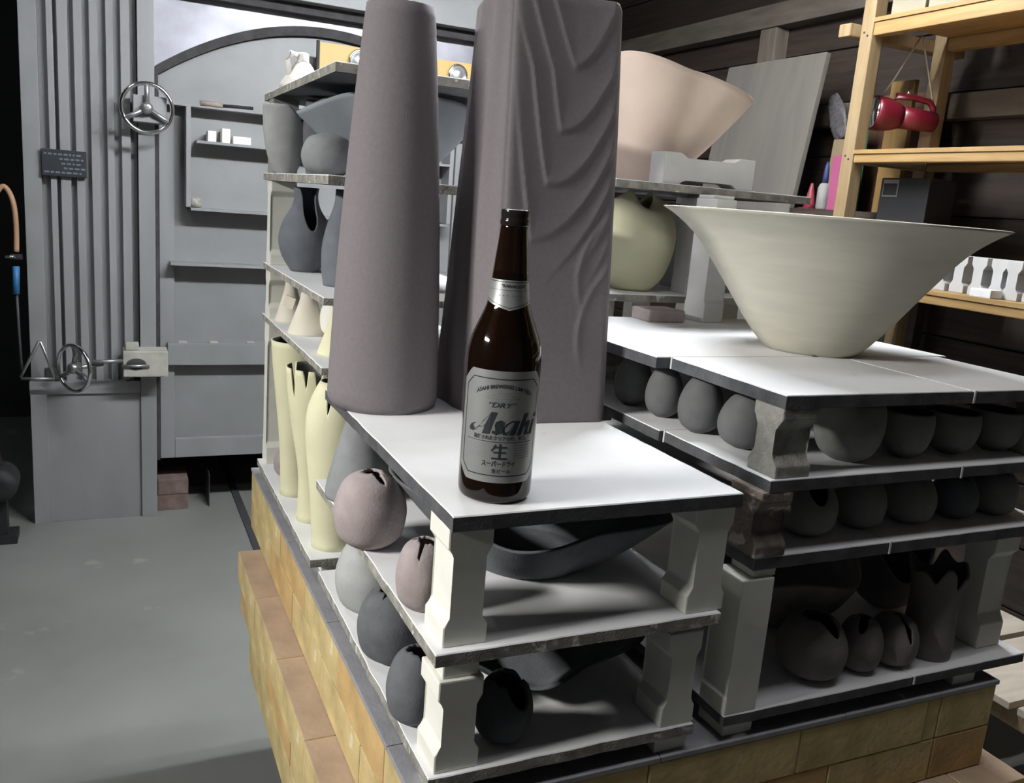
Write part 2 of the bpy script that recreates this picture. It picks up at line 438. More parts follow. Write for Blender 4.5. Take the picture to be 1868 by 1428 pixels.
# handwheels
def handwheel(name, loc, rot, rad=.089):
    hw = empty(name, Vector(loc)-Vector((.79, KY, 0))); hw.parent = kiln; hw.rotation_euler = rot
    ring = [(rad*.93*math.cos(2*PI*i/40), rad*.93*math.sin(2*PI*i/40), 0) for i in range(40)]
    tube('rim', ring, .0075, CHROME, hw, 10, True)
    lathe('hub', [(.004, .018), (.012, .018), (.019, .012), (.021, -.004), (.021, -.02), (.010, -.022)], IRON, hw, n=24)
    for k in range(3):
        a = 2*PI*k/3+PI/2; tube('spoke', [(.016*math.cos(a), .016*math.sin(a), 0), (.05*math.cos(a), .05*math.sin(a), -.008), (rad*.92*math.cos(a), rad*.92*math.sin(a), 0)], .0085, IRON, hw, 10)
    tube('shaft', [(0, 0, -.01), (0, 0, -.12)], .008, IRON, hw, 12)
    return hw
handwheel('handwheel', (.134, 3.45, 1.547), (PI/2, 0, 0))
handwheel('handwheel', (-.116, 3.42, .628), (PI/2, 0, math.radians(-50)))
kp('wheel_bracket', .09, .20, 3.47, 3.56, 1.50, 1.59, STEEL)
# latch
kp('latch_clevis', .045, .20, 3.46, 3.556, .585, .683, CREAMST, bev=.005)
for (a, b_) in ((.055, .10),): kp('latch_nut', a, b_, 3.47, 3.54, .684, .705, CREAMST, bev=.003)
o = lathe('latch_eye', [(.004, -.004), (.034, -.004), (.034, .004), (.004, .004)], GASKET, kiln, (.09-.79, 3.459-KY, .635), (PI/2, 0, 0), 20); o.scale = (1, .6, 1)
tube('latch_pin', [(.04-.79, 3.455-KY, .628), (.135-.79, 3.455-KY, .628)], .006, IRON, kiln)
tube('latch_rod', [(-.06-.79, 3.46-KY, .642), (.05-.79, 3.47-KY, .645)], .008, IRON, kiln)
# triangular rod handle
tri = [(-.225, 3.50, .715), (-.293, 3.50, .575), (-.178, 3.50, .572)]
P = []
for i in range(3):
    a, b_ = Vector(tri[i]), Vector(tri[(i+1) % 3])
    for t in (.04, .5, .96): P.append((a.lerp(b_, t))-Vector((.79, KY, 0)))
tube('triangle_handle', P, .0055, IRON, kiln, 8, True)
kp('handle_pocket', -.215, -.165, 3.565, 3.5725, .553, .60, GASKET)
# yellow sign on the door hood
sg = empty('yellow_sign', (1.04, 3.49, 1.76)); tag(sg, 'long yellow sign board with two round gauges behind the top shelf', 'sign')
box('board', -.305, .31, -.006, .006, 0, .095, YELLOW, sg)
box('edge_strip', -.316, -.306, -.008, .006, -.005, .10, BLACK, sg)
for x in (-.155, .245):
    g = empty('round_gauge', (x, -.012, .045)); g.parent = sg; g.rotation_euler = (PI/2, 0, 0)
    lathe('gauge_ring', [(.030, -.004), (.040, -.004), (.042, .006), (.038, .012), (.033, .008), (.030, .0)], CHROME, g, n=32)
    lathe('gauge_dome', [(.001, .013), (.012, .012), (.022, .008), (.030, .002), (.031, -.003)], GLASSW, g, n=32)
# small things on the door ledges
def ledge_block(name, x0, x1, z0, z1, y0, label, m=WHITEC, cat='brick'):
    o = box(name, -(x1-x0)/2, (x1-x0)/2, -.03, .03, 0, z1-z0, m, None, .003, ((x0+x1)/2, y0, z0)); tag(o, label, cat)
ledge_block('kiln_brick', .345, .375, 1.4582, 1.497, 3.575, 'small white block at the left on the kiln door ledge')
ledge_block('kiln_brick', .395, .425, 1.458, 1.51, 3.575, 'tall white block in the middle of the kiln door ledge')
ledge_block('kiln_brick', .435, .50, 1.458, 1.486, 3.575, 'low white block nearest the shelves on the kiln door ledge')
o = lathe('firing_cone_pack', [(.012, 0), (.022, .004), (.024, .02), (.018, .036), (.006, .038)], mat('ash_lump', (.34, .33, .30), .9, .4, 70, .9), None, (.305, 3.58, 1.213)); tag(o, 'crumbly grey lump on the door ledge beside the angle iron', 'lump')
br = empty('brush', (.42, 3.575, 1.592)); tag(br, 'small brush with a dark handle lying on the upper door ledge', 'brush')
tube('brush_handle', [(-.02, 0, 0), (.03, 0, .002), (.09, 0, .003)], .006, BLACK, br)
tube('brush_head', [(-.10, 0, 0), (-.06, 0, .003), (-.02, 0, 0)], .010, mat('bristles', (.32, .27, .24), .9, .2, 60), br)

# hose and valve at the kiln's left
hz = empty('gas_hose', (-.30, 3.44, .60)); tag(hz, 'copper coloured gas hose with a blue handled valve at far left', 'hose')
def hp(*p): return [(x+.30, y-3.44, z-.60) for x, y, z in p]
tube('hose', hp(*smooth_pts([(-.40, 3.44, 1.0), (-.36, 3.44, 1.15), (-.335, 3.44, 1.22), (-.31, 3.44, 1.245), (-.287, 3.44, 1.20), (-.28, 3.44, 1.12), (-.282, 3.44, 1.03)], 6)), .0085, COPPER, hz)
box('clip', .0, .035, -.012, .012, .405, .422, BLACK, hz)
tube('tap_lever', hp((-.315, 3.43, 1.012), (-.285, 3.43, 1.015)), .005, CHROME, hz)
tube('blue_grip', hp((-.285, 3.44, .98), (-.288, 3.44, .885)), .011, BLUEH, hz)
tube('thin_pipe', hp((-.286, 3.44, .89), (-.284, 3.44, .75), (-.28, 3.44, .62)), .0045, DSTEEL, hz)
bl = empty('burner_blower', (-.36, 3.42, 0)); tag(bl, 'dark round burner blower on the floor at far left edge', 'blower')
lathe('motor', [(.02, -.07), (.055, -.07), (.06, -.05), (.06, .05), (.055, .07), (.02, .07)], BLACK, bl, (0, 0, .22), (PI/2, 0, 0), 24)
box('foot', -.05, .05, -.05, .05, 0, .03, BLACK, bl); box('stem', -.02, .02, -.03, .03, .03, .17, BLACK, bl)
tube('burner_pipe', [(-.01, 0, .28), (-.06, 0, .6), (-.16, 0, 1.9)], .022, mat('rusty_pipe', (.06, .045, .04), .7, .3, 20), bl, 12)

# brick pile beside the kiln foot
for i, (x0, x1, z0, lab) in enumerate(((.168, .283, .066, 'upper dull red brick of the little pile by the kiln foot'), (.112, .166, .066, 'dull red brick half hidden behind the kiln corner post'), (.112, .283, 0, 'lower dusty red brick of the little pile by the kiln foot'))):
    o = box('brick', -(x1-x0)/2, (x1-x0)/2, -.11, .11, 0, .064, REDBR, None, .003, ((x0+x1)/2, 3.72, z0)); tag(o, lab, 'brick')
o = box('metal_sheet', -.0015, .0015, -.10, .10, 0, .14, DSTEEL, None, .0, (.365, 3.72, 0)); tag(o, 'thin dark metal sheet standing under the kiln door', 'metal sheet')

# ------------------------------------------------------------------ kiln cart
cart = empty('kiln_cart', (.72, 1.3, 0)); tag(cart, 'low kiln cart of yellow firebricks on a steel frame', 'cart')
CX0, CX1, CY0, CY1 = .283, 1.165, .742, 1.92
ZB = .709
def cp(name, x0, x1, y0, y1, z0, z1, m, bev=.0018):
    cx, cy = (x0+x1)/2, (y0+y1)/2
    return box(name, x0-cx, x1-cx, y0-cy, y1-cy, 0, z1-z0, m, cart, bev, (cx-.72, cy-1.3, z0))
cp('core', CX0+.06, CX1-.06, CY0+.06, CY1-.06, .30, .698, FIREO)
cp('steel_frame', .30, 1.15, .80, 1.86, .20, .30, DSTEEL)
for wx in (.40, 1.03):
    for wy in (.95, 1.7):
        lathe('wheel', [(.03, -.025), (.10, -.025), (.10, .025), (.03, .025)], DSTEEL, cart, (wx-.72, wy-1.3, .105), (0, PI/2, 0), 24)
        cp('wheel_fork', wx-.03, wx+.03, wy-.03, wy+.03, .12, .20, DSTEEL)
g = .0014
def course(z0, z1, x0, x1, y0, y1, off, ms, dep=.112, ln=.23, top=None):
    made = []
    def cp(*a): o = globals()['cp'](*a); made.append(o); return o
    rr = random.Random(int(z0*1000))
    y = y0-off
    while y < y1-.01:                      # left and right runs
        a, b_ = max(y, y0), min(y+ln, y1)
        if b_-a > .02:
            cp('brick', x0+rr.uniform(0, .0015), x0+dep, a+g/2, b_-g/2, z0, z1-g, rr.choice(ms))
            cp('brick', x1-dep, x1-rr.uniform(0, .0015), a+g/2, b_-g/2, z0, z1-g, rr.choice(ms))
        y += ln
    x = x0+dep+g-off*.6
    while x < x1-dep-.01:                  # front and back runs
        a, b_ = max(x, x0+dep+g), min(x+ln, x1-dep-g)
        if b_-a > .015:
            cp('brick', a+g/2, b_-g/2, y0+rr.uniform(0, .0015), y0+dep, z0, z1-g, rr.choice(ms))
            cp('brick', a+g/2, b_-g/2, y1-dep, y1, z0, z1-g, rr.choice(ms))
        x += ln
    if top:
        for o in made:
            o.data.materials.append(top)
            for p in o.data.polygons:
                if p.normal.z > .5: p.material_index = 1
course(.637, .702, CX0, CX1, CY0, CY1, .10, [FIRE, FIRE, FIREO])
course(.571, .637, CX0, CX1, CY0, CY1, .0, [FIRE, FIREO, FIRE])
course(.505, .571, .238, 1.208, .698, 1.80, .06, [FIRE], top=FIREP)
course(.440, .505, .245, 1.202, .705, 1.79, .17, [FIRE, FIREO])
course(.374, .440, .262, 1.186, .72, 1.78, .05, [FIREO, FIRE])
course(.30, .374, .262, 1.186, .72, 1.78, .15, [FIRE])
# grey mortar slabs on top
ys = [CY0-.002, .858, 1.168, 1.48, CY1]
xs = [CX0-.002, .58, .87, CX1+.002]
for i in range(len(xs)-1):
    for j in range(len(ys)-1):
        cp('cover_slab', xs[i]+.0006, xs[i+1]-.0006, ys[j]+.0006, ys[j+1]-.0006, .7022, ZB, SLAB, .001)

# ------------------------------------------------------------------ shelves of the cart load
T = .013
zA, zB, zC = 1.033, .890, .745
zD, zE, zF, zG = 1.142, 1.043, .948, .745
q0, q1, q2, q3, q4 = .747, 1.060, 1.167, 1.347, 1.503
slab('kiln_shelf', 'white topped kiln shelf carrying the beer bottle and the two lilac vases', rect(.295, .641, .734, 1.285), zA, .016, SIC, seed=1)
slab('kiln_shelf', 'crusty edged kiln shelf in the middle under the beer bottle', rect(.286, .632, .733, 1.285), zB, .014, EDGE, jit=.0005, seed=2)
slab('kiln_shelf', 'lowest kiln shelf of the stack below the beer bottle', rect(.290, .621, .742, 1.27), zC, .014, EDGE, jit=.0005, seed=3)
slab('kiln_shelf', 'white topped front kiln shelf under the big flared bowl', rect(.690, .993, .742, .970), zD, .016, seed=4)
slab('kiln_shelf', 'white kiln shelf at the right front corner beside the big bowl', rect(.995, 1.20, .742, .972), zD, .016, seed=5)
slab('kiln_shelf', 'wide white kiln shelf behind the big flared bowl', [(.668, .972), (1.225, .975), (1.205, 1.355), (.655, 1.352)], zD, .016, seed=6)
slab('kiln_shelf', 'dark edged shelf carrying the egg shaped pots, front left piece', rect(.683, .994, .740, .957), zE, .015, seed=7)
slab('kiln_shelf', 'dark edged shelf carrying the small rounded cups at right', rect(.996, 1.21, .740, .957), zE, .015, seed=8)
slab('kiln_shelf', 'dark edged shelf behind the egg shaped pots', rect(.677, 1.21, .959, 1.355), zE, .015, seed=9)
slab('kiln_shelf', 'dark shelf under the stained brown post, left piece', rect(.678, .891, .742, .98), zF, .016, seed=10)
slab('kiln_shelf', 'dark shelf under the row of dim round pots, right piece', rect(.893, 1.21, .742, .98), zF, .016, seed=11)
slab('kiln_shelf', 'dark shelf at the back of the dim round pots row', rect(.678, 1.21, .982, 1.355), zF, .016, seed=12)
slab('kiln_shelf', 'lowest right kiln shelf under the cut ball pot', rect(.666, .983, .742, 1.05), zG, .014, seed=13)
slab('kiln_shelf', 'lowest right kiln shelf under the torn rim vase', rect(.985, 1.21, .742, 1.05), zG, .014, seed=14)
slab('kiln_shelf', 'lowest right kiln shelf towards the back', rect(.666, 1.21, 1.052, 1.36), zG, .014, seed=15)
slab('kiln_shelf', 'lowest left kiln shelf under the tall yellow vases', rect(.286, .63, 1.31, 1.865), q0, .014, EDGE, seed=16)
slab('kiln_shelf', 'kiln shelf carrying the cream cone bottles', rect(.294, .64, 1.31, 1.89), q1, .012, EDGE, seed=17)
slab('kiln_shelf', 'kiln shelf carrying the charcoal jugs', rect(.294, .64, 1.312, 1.885), q2, .012, EDGE, seed=18)
slab('kiln_shelf', 'kiln shelf carrying the grey pointed leaf bowl', rect(.294, .64, 1.308, 1.90), q3, .014, EDGE, seed=19)
slab('kiln_shelf', 'topmost kiln shelf at left with the white lid on it', rect(.296, .64, 1.295, 1.92), q4, .014, EDGE, seed=20)
slab('kiln_shelf', 'kiln shelf carrying the peach bowl and the lying white post', rect(.80, 1.236, 1.345, 1.78), 1.383, .014, EDGE, seed=21)
slab('kiln_shelf', 'kiln shelf carrying the yellow heart shaped vase', rect(.80, 1.236, 1.385, 1.80), 1.180, .014, EDGE, seed=22)
slab('kiln_shelf', 'hidden rear kiln shelf low behind the big bowl', rect(.68, 1.16, 1.38, 1.86), .745, .014, seed=23)

# white glaze runs at the joints between neighbouring slabs
def drip(shelf, x, y, ztop, h=.016, nx=0):
    z = []
    bm = bmesh.new()
    a = .0016
    if nx: bm_box(bm, -.0008, .0006, -a, a, -h, .0006, .0004)
    else: bm_box(bm, -a, a, -.0008, .0006, -h, .0006, .0004)
    o = bm_done('wash_run', bm, POSTW); o.parent = shelf; o.location = Vector((x, y, ztop))-shelf.location
shelves = [o for o in COL.objects if o.name.startswith('kiln_shelf')]
def shelf_at(i): return [o for o in shelves if o.name == ('kiln_shelf' if i == 0 else 'kiln_shelf.%03d' % i)][0]
drip(shelf_at(3), .6898, .968, zD, nx=1); drip(shelf_at(4), .9965, .7418, zD)
drip(shelf_at(6), .6828, .955, zE, nx=1); drip(shelf_at(7), .9975, .7398, zE)
drip(shelf_at(10), .8945, .7418, zF); drip(shelf_at(13), .9865, .7418, zG, .012)
# ---- posts, front left stack
post('white front left kiln post under the bottle shelf', .320, .772, zB, zA-.016-zB, .048, .056, 'y')
post('white front right kiln post under the bottle shelf', .612, .766, zB, zA-.016-zB, .052, .052, 'y')
post('white rear left kiln post hidden under the bottle shelf', .40, 1.235, zB, zA-.016-zB, .05, .055, 'y')
post('white rear right kiln post hidden under the bottle shelf', .60, 1.235, zB, zA-.016-zB, .05, .055, 'y')
hC = zB-.014-zC
post('short white kiln post at front left with a spacer block on it', .322, .775, zC, hC-.026, .050, .056, 'y', fl=.2)
chip('white spacer block on the short front left kiln post', .302, .342, .752, .800, zC+hC-.026, zB-.014)
post('short white kiln post at front right with a spacer plate on it', .598, .772, zC, hC-.012, .046, .054, 'y', fl=.2)
chip('thin white spacer plate on the short front right kiln post', .576, .622, .748, .80, zC+hC-.012, zB-.014, POSTW)
post('short kiln post at the rear left of the low shelf', .42, 1.22, zC, hC, .05, .055, 'y')
post('short kiln post at the rear right of the low shelf', .59, 1.22, zC, hC, .05, .055, 'y')
for x0, y0, lab in ((.300, .752, 'white block under the front left corner of the lowest shelf'), (.575, .750, 'white block under the front right corner of the lowest left shelf'), (.33, 1.2, 'hidden block under the rear left of the lowest shelf'), (.57, 1.2, 'hidden block under the rear right of the lowest shelf'),
                    (.676, .752, 'white block under the front left corner of the lowest right shelf'), (1.08, .752, 'grey block under the right end of the lowest right shelf'), (.72, 1.28, 'hidden block at the rear of the lowest right shelf'), (1.12, 1.28, 'hidden block at the far rear of the lowest right shelf'),
                    (.94, .99, 'hidden block in the middle under the lowest right shelf'), (.80, 1.6, 'hidden block under the rear right low shelf'), (.96, 1.6, 'second hidden block under the rear right low shelf')):
    chip(lab, x0, x0+.045, y0, y0+.05, ZB, .731)
for x0, y0, lab in ((.31, 1.34, 'hidden block under the yellow vase shelf at front'), (.56, 1.34, 'hidden block under the yellow vase shelf at right'), (.31, 1.78, 'hidden block under the yellow vase shelf at back'), (.56, 1.78, 'hidden block under the yellow vase shelf in the far corner')):
    chip(lab, x0, x0+.045, y0, y0+.05, ZB, q0-.014)
# ---- posts, right stack
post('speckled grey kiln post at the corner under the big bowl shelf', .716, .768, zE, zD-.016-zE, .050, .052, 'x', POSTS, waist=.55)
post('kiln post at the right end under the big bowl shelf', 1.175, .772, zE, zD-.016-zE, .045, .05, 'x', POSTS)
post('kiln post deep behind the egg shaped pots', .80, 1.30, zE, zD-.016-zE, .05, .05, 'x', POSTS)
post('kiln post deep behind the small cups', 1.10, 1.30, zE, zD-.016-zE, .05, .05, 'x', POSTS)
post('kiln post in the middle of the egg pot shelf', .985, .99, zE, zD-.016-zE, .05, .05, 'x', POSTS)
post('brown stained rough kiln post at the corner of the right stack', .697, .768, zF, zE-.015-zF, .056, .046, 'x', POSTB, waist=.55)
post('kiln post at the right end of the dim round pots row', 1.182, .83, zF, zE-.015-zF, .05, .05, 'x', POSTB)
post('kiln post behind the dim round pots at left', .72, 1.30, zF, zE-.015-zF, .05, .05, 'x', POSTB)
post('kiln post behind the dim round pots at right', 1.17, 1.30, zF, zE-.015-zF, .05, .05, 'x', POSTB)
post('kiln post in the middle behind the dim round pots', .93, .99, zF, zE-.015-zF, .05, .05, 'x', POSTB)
hG = zF-.016-zG
post('tall white kiln post at the lower left of the right stack', .690, .768, zG, hG-.012, .048, .050, 'y', POST, fl=.12, waist=.9)
chip('thin spacer slice on the tall white post of the right stack', .685, .718, .748, .79, zG+hG-.012, zF-.016)
post('tall grey kiln post at the lower right end of the right stack', 1.170, .80, zG, hG, .055, .05, 'x', POST, fl=.2, waist=.6)
post('tall kiln post in the rear left of the cut ball shelf', .70, 1.31, zG, hG, .05, .05, 'x', POST, fl=.13)
post('tall kiln post in the rear right of the cut ball shelf', 1.17, 1.31, zG, hG, .05, .05, 'x', POST, fl=.13)
post('tall kiln post in the middle behind the wide bowl', .93, 1.16, zG, hG, .05, .05, 'x', POST, fl=.13)
# ---- posts, rear left stack
for (zlo, zhi, nm) in ((q0, q1-.012, 'tall yellow vases'), (q1, q2-.012, 'cream cone bottles'), (q2, q3-.014, 'charcoal jugs'), (q3, q4-.014, 'grey leaf bowl')):
    h = zhi-zlo
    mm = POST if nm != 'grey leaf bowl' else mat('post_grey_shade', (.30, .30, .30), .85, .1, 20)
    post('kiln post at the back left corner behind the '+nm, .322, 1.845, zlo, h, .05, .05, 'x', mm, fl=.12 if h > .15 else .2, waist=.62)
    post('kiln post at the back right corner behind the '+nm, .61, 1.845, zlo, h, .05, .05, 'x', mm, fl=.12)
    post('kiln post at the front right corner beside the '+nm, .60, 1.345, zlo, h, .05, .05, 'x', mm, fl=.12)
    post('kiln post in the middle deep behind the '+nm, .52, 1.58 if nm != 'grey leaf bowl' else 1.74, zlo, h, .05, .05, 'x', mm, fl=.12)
# ---- posts, rear right stack
post('white kiln post standing on the shelf just left of the big bowl', .999, 1.322, zD, 1.383-.014-zD-.006, .052, .050, 'x', POSTW, fl=.16, waist=.8, rotz=.15)
chip('crumbly white wad on top of the post left of the big bowl', .975, 1.02, 1.30, 1.345, 1.363, 1.369, POSTW)
post('white kiln post behind the yellow heart shaped vase', 1.045, 1.44, 1.180, .183, .05, .05, 'x', POSTW, fl=.15, waist=.8)
chip('white wad on the post behind the heart shaped vase', 1.03, 1.06, 1.425, 1.455, 1.363, 1.369, POSTW)
post('white kiln post at the far left under the peach bowl shelf', .835, 1.68, 1.180, .189, .05, .05, 'x', POSTW)
post('white kiln post at the far right under the peach bowl shelf', 1.20, 1.68, 1.180, .189, .05, .05, 'x', POSTW)
for x, y, nm in ((.84, 1.44, 'front left'), (1.13, 1.44, 'front right'), (.84, 1.75, 'back left'), (1.13, 1.75, 'back right')):
    post('hidden tall kiln post at the '+nm+' of the rear right stack', x, y, .745, 1.166-.745, .05, .05, 'x', POST, fl=.08)
# lying post on the top right shelf
o = post('white kiln post lying on its side beside the peach bowl', .908, 1.39, 1.411, .195, .056, .05, 'y', POSTW, fl=.18, waist=.62, tilt=(0, PI/2, math.radians(-3)))
# grey steel box behind
gb = empty('steel_junction_box', (1.15, 1.53, 1.180)); tag(gb, 'pale grey steel box with a dark slot behind the big bowl', 'box')
box('box_body', -.075, .08, -.06, .06, 0, .172, STEELL, gb, .004)
box('slot', .0, .07, -.062, -.0595, .10, .135, GASKET, gb, .0008)

# ------------------------------------------------------------------ big lilac vases
def tall_round():
    prof = [(.073, 0), (.0775, .006), (.0775, .03), (.075, .10), (.0705, .20), (.063, .32), (.0545, .43), (.0465, .52), (.0450, .534)]
    pot('tall_vase', 'tall tapered round lilac vase at the left behind the bottle', 'vase', prof, LILAC, (.355, 1.188, zA), .005, n=72, mz=40)
tall_round()
def square_vase():
    base = [(.466, 1.052), (.644, 1.045), (.636, 1.232), (.446, 1.236)]
    top = [(.458, 1.062), (.614, 1.052), (.602, 1.200), (.468, 1.205)]
    H = .557; nu, nv, rc = 64, 190, .14
    V, Fc = [], []
    def relief(side, u, v):
        if side == 0:      # carved nested wave crests on the front face
            u0 = max(.14, min(.56, .48+.80*(v-.73))); d = u-u0
            rise = 1.0*d**2.1 if d > 0 else .8*abs(d)**1.1
            tt = (v-rise)/.140 + .10*math.sin(u*5+v*7)
            fr = tt-math.floor(tt)
            s = (1-fr) if fr > .12 else .88*(fr/.12)
            val = .0040*s*s*max(0, min(1, (v-.34)/.18))*min(1, (u+.02)/.22)
            X, Z = u*.17, v*.557
            for (cx_, cz_, rd_) in ((.22, .20, .105), (.25, .12, .131)):
                q = (math.hypot(X-cx_, Z-cz_)-rd_)/.004
                val += .0016*math.exp(-q*q)*max(0, min(1, (.56-v)/.12))*max(0, min(1, (Z-cz_+.05)/.04))
            return val
        if side == 3:      # long flowing folds on the left face
            q = u*2.4+.50*math.sin(v*2.6+.4)+.25*v
            return .0105*(.5+.5*math.sin(q*2*PI))**1.5*(.40+.60*v)
        q = u*3+.4*math.sin(v*4); return .004*(.5+.5*math.sin(q*2*PI))
    ring = []
    for s in range(4):
        for i in range(nu): ring.append((s, i/nu))
    for j in range(nv+1):
        v = j/nv
        for (s, u) in ring:
            A = [Vector((*base[k], 0)).lerp(Vector((*top[k], 0)), v**1.15) for k in (s, (s+1) % 4)]
            p = A[0].lerp(A[1], u); t = (A[1]-A[0]).normalized(); nrm = Vector((t.y, -t.x, 0))
            e = min(u, 1-u); rr_ = max(0, (rc*.6-e)/(rc*.6)) if e < rc*.6 else 0
            p = p + nrm*(relief(s, u, v)*min(1, e*9))
            p = p.lerp(A[0].lerp(A[1], .5)*0 + Vector((.545, 1.135, 0)), .055*rr_*rr_)
            z = H*v
            if v > .985: p = p.lerp(Vector((.536, 1.13, 0)), (v-.985)/.015*.04)
            V.append((p.x-.54, p.y-1.14, z))
    n = len(ring)
    for j in range(nv):
        for i in range(n):
            k = (i+1) % n; Fc.append((j*n+i, j*n+k, (j+1)*n+k, (j+1)*n+i))
    # rim and inner wall
    S = len(V)
    for (f, z) in ((.90, H), (.88, H*.5), (.88, .02)):
        for i in range(n):
            x, y, _ = V[nv*n+i]; V.append((x*f, y*f, z))
    rows = [nv*n, S, S+n, S+2*n]
    for a, b_ in zip(rows, rows[1:]):
        for i in range(n):
            k = (i+1) % n; Fc.append((a+i, a+k, b_+k, b_+i))
    Fc.append(tuple(range(n))[::-1]); Fc.append(tuple(S+2*n+i for i in range(n)))
    o = mesh('tall_vase', V, Fc, LILAC, None, (.54, 1.14, zA), smooth=True)
    tag(o, 'tall square lilac vase carved with flowing wave ridges behind the bottle', 'vase')
square_vase()

# ------------------------------------------------------------------ beer bottle
bx, by = .3605, .790
bot = empty('beer_bottle', (bx, by, zA)); tag(bot, 'brown glass beer bottle with silver labels on the white shelf', 'bottle')
bprof = [(.0305, .0), (.0345, .0015), (.0372, .006), (.0378, .02), (.0378, .10), (.0376, .140), (.0368, .152), (.0345, .163), (.0305, .174), (.0255, .186), (.0215, .197), (.0195, .210), (.0180, .225), (.0160, .245), (.0142, .262), (.0134, .272)]
bp_s = smooth_pts(bprof, 4)
lathe('glass', bp_s + [(.0132, .2735), (.0130, .274)], AMBER, bot, n=64)
lathe('lip', smooth_pts([(.0125, .2735), (.0138, .2745), (.0142, .278), (.0136, .2805), (.0137, .283), (.0140, .286), (.0134, .289), (.0110, .2895), (.0100, .288), (.0098, .275)], 4), mat('dark_glass_lip', (.02, .016, .014), .08, .05, 10), bot, n=48)
lathe('beer', [(.034, .004), (.0345, .02), (.0345, .14), (.033, .153), (.028, .170), (.020, .19), (.0165, .21), (.0150, .228), (.001, .2285)], BEER, bot, n=48)
TH0 = math.radians(-111)
def on_bottle(s, z, off, rad=None):
    r = (rad if rad else .0378) + off
    a = TH0 + s/(rad if rad else .0378)
    return (r*math.cos(a), r*math.sin(a), z)
def neck_r(z):
    for a, b_ in zip(bp_s, bp_s[1:]):
        if a[1] <= z <= b_[1]: return a[0]+(b_[0]-a[0])*(z-a[1])/max(1e-9, b_[1]-a[1])
    return .0135
def wrapped_poly(name, pts, m, off, rfun=None, parent=bot, nu=36, zc=None):
    # fills a convex-in-z outline by columns
    s0, s1 = min(p[0] for p in pts), max(p[0] for p in pts)
    def span(s):
        zs = []
        for a, b_ in zip(pts, pts[1:]+pts[:1]):
            if abs(a[0]-b_[0]) < 1e-9:
                if abs(s-a[0]) < 1e-9: zs += [a[1], b_[1]]
            elif min(a[0], b_[0])-1e-9 <= s <= max(a[0], b_[0])+1e-9:
                t = (s-a[0])/(b_[0]-a[0]); zs.append(a[1]+(b_[1]-a[1])*t)
        return min(zs), max(zs)
    V, Fc = [], []
    nz = 6
    for i in range(nu+1):
        s = s0+(s1-s0)*i/nu; lo, hi = span(s)
        for j in range(nz+1):
            z = lo+(hi-lo)*j/nz
            r = rfun(z) if rfun else .0378
            a = TH0 + s/.0378 if not rfun else TH0 + s
            V.append(((r+off)*math.cos(a), (r+off)*math.sin(a), z))
    for i in range(nu):
        for j in range(nz):
            Fc.append((i*(nz+1)+j, (i+1)*(nz+1)+j, (i+1)*(nz+1)+j+1, i*(nz+1)+j+1))
    return mesh(name, V, Fc, m, parent, smooth=True)
HW, Z0, Z1, CC = .0485, .0235, .1365, .0125
def octo(hw, z0, z1, c): return [(-hw, z0+c), (-hw+c, z0), (hw-c, z0), (hw, z0+c), (hw, z1-c), (hw-c, z1), (-hw+c, z1), (-hw, z1-c)]
lab = wrapped_poly('main_label', octo(HW, Z0, Z1, CC), LABEL, .00025)
def strip(name, pts, wd, m, off, parent, closed=True):
    V, Fc = [], []
    P = []
    for a, b_ in zip(pts, pts[1:]+(pts[:1] if closed else [])):
        k = max(1, int(math.dist(a, b_)/.003))
        for i in range(k): P.append((a[0]+(b_[0]-a[0])*i/k, a[1]+(b_[1]-a[1])*i/k))
    if not closed: P.append(pts[-1])
    n = len(P)
    for i in range(n):
        a = P[i-1] if (closed or i) else P[i]; b_ = P[(i+1) % n] if (closed or i < n-1) else P[i]
        d = math.dist(a, b_) or 1; nx, nz = -(b_[1]-a[1])/d, (b_[0]-a[0])/d
        V.append(on_bottle(P[i][0]+nx*wd/2, P[i][1]+nz*wd/2, off)); V.append(on_bottle(P[i][0]-nx*wd/2, P[i][1]-nz*wd/2, off))
    for i in range(n if closed else n-1):
        k = (i+1) % n; Fc.append((2*i, 2*k, 2*k+1, 2*i+1))
    return mesh(name, V, Fc, m, parent)
strip('label_border', octo(HW-.006, Z0+.0075, Z1-.008, CC-.003), .0011, INK, .0004, lab)
strip('label_rule', [(-.036, .0655), (.036, .0655)], .0006, INK, .0004, lab, False)
def text_on(name, body, size, s_c, z_c, m, shear=0, bold=0, rfun=None, arc=0, width=None, parent=None):
    cu = bpy.data.curves.new(name, 'FONT'); cu.body = body; cu.size = size; cu.shear = shear; cu.offset = bold
    cu.align_x = 'CENTER'; cu.align_y = 'CENTER'; cu.resolution_u = 2
    t = bpy.data.objects.new(name, cu); COL.objects.link(t)
    dg = bpy.context.evaluated_depsgraph_get()
    ev = t.evaluated_get(dg); me = ev.to_mesh()
    V = [tuple(v.co) for v in me.vertices]; Fc = [tuple(p.vertices) for p in me.polygons]
    ev.to_mesh_clear(); bpy.data.objects.remove(t); bpy.data.curves.remove(cu)
    if not V: return None
    if width:
        x0 = min(v[0] for v in V); x1 = max(v[0] for v in V); k = width/max(1e-6, x1-x0); mid = (x0+x1)/2
        V = [((v[0]-mid)*k, v[1], 0) for v in V]
    out = []
    for x, y, _ in V:
        z = z_c+y - arc*x*x
        if rfun:
            r = rfun(z); a = TH0 + (s_c+x)/r; out.append(((r+.0006)*math.cos(a), (r+.0006)*math.sin(a), z))
        else: out.append(on_bottle(s_c+x, z, .00055))
    return mesh(name, out, Fc, m, parent or lab)
text_on('brewery_lettering', 'ASAHI BREWERIES LIMITED', .0052, 0, .1215, INK, 0, .00012, None, 9.5, .056)
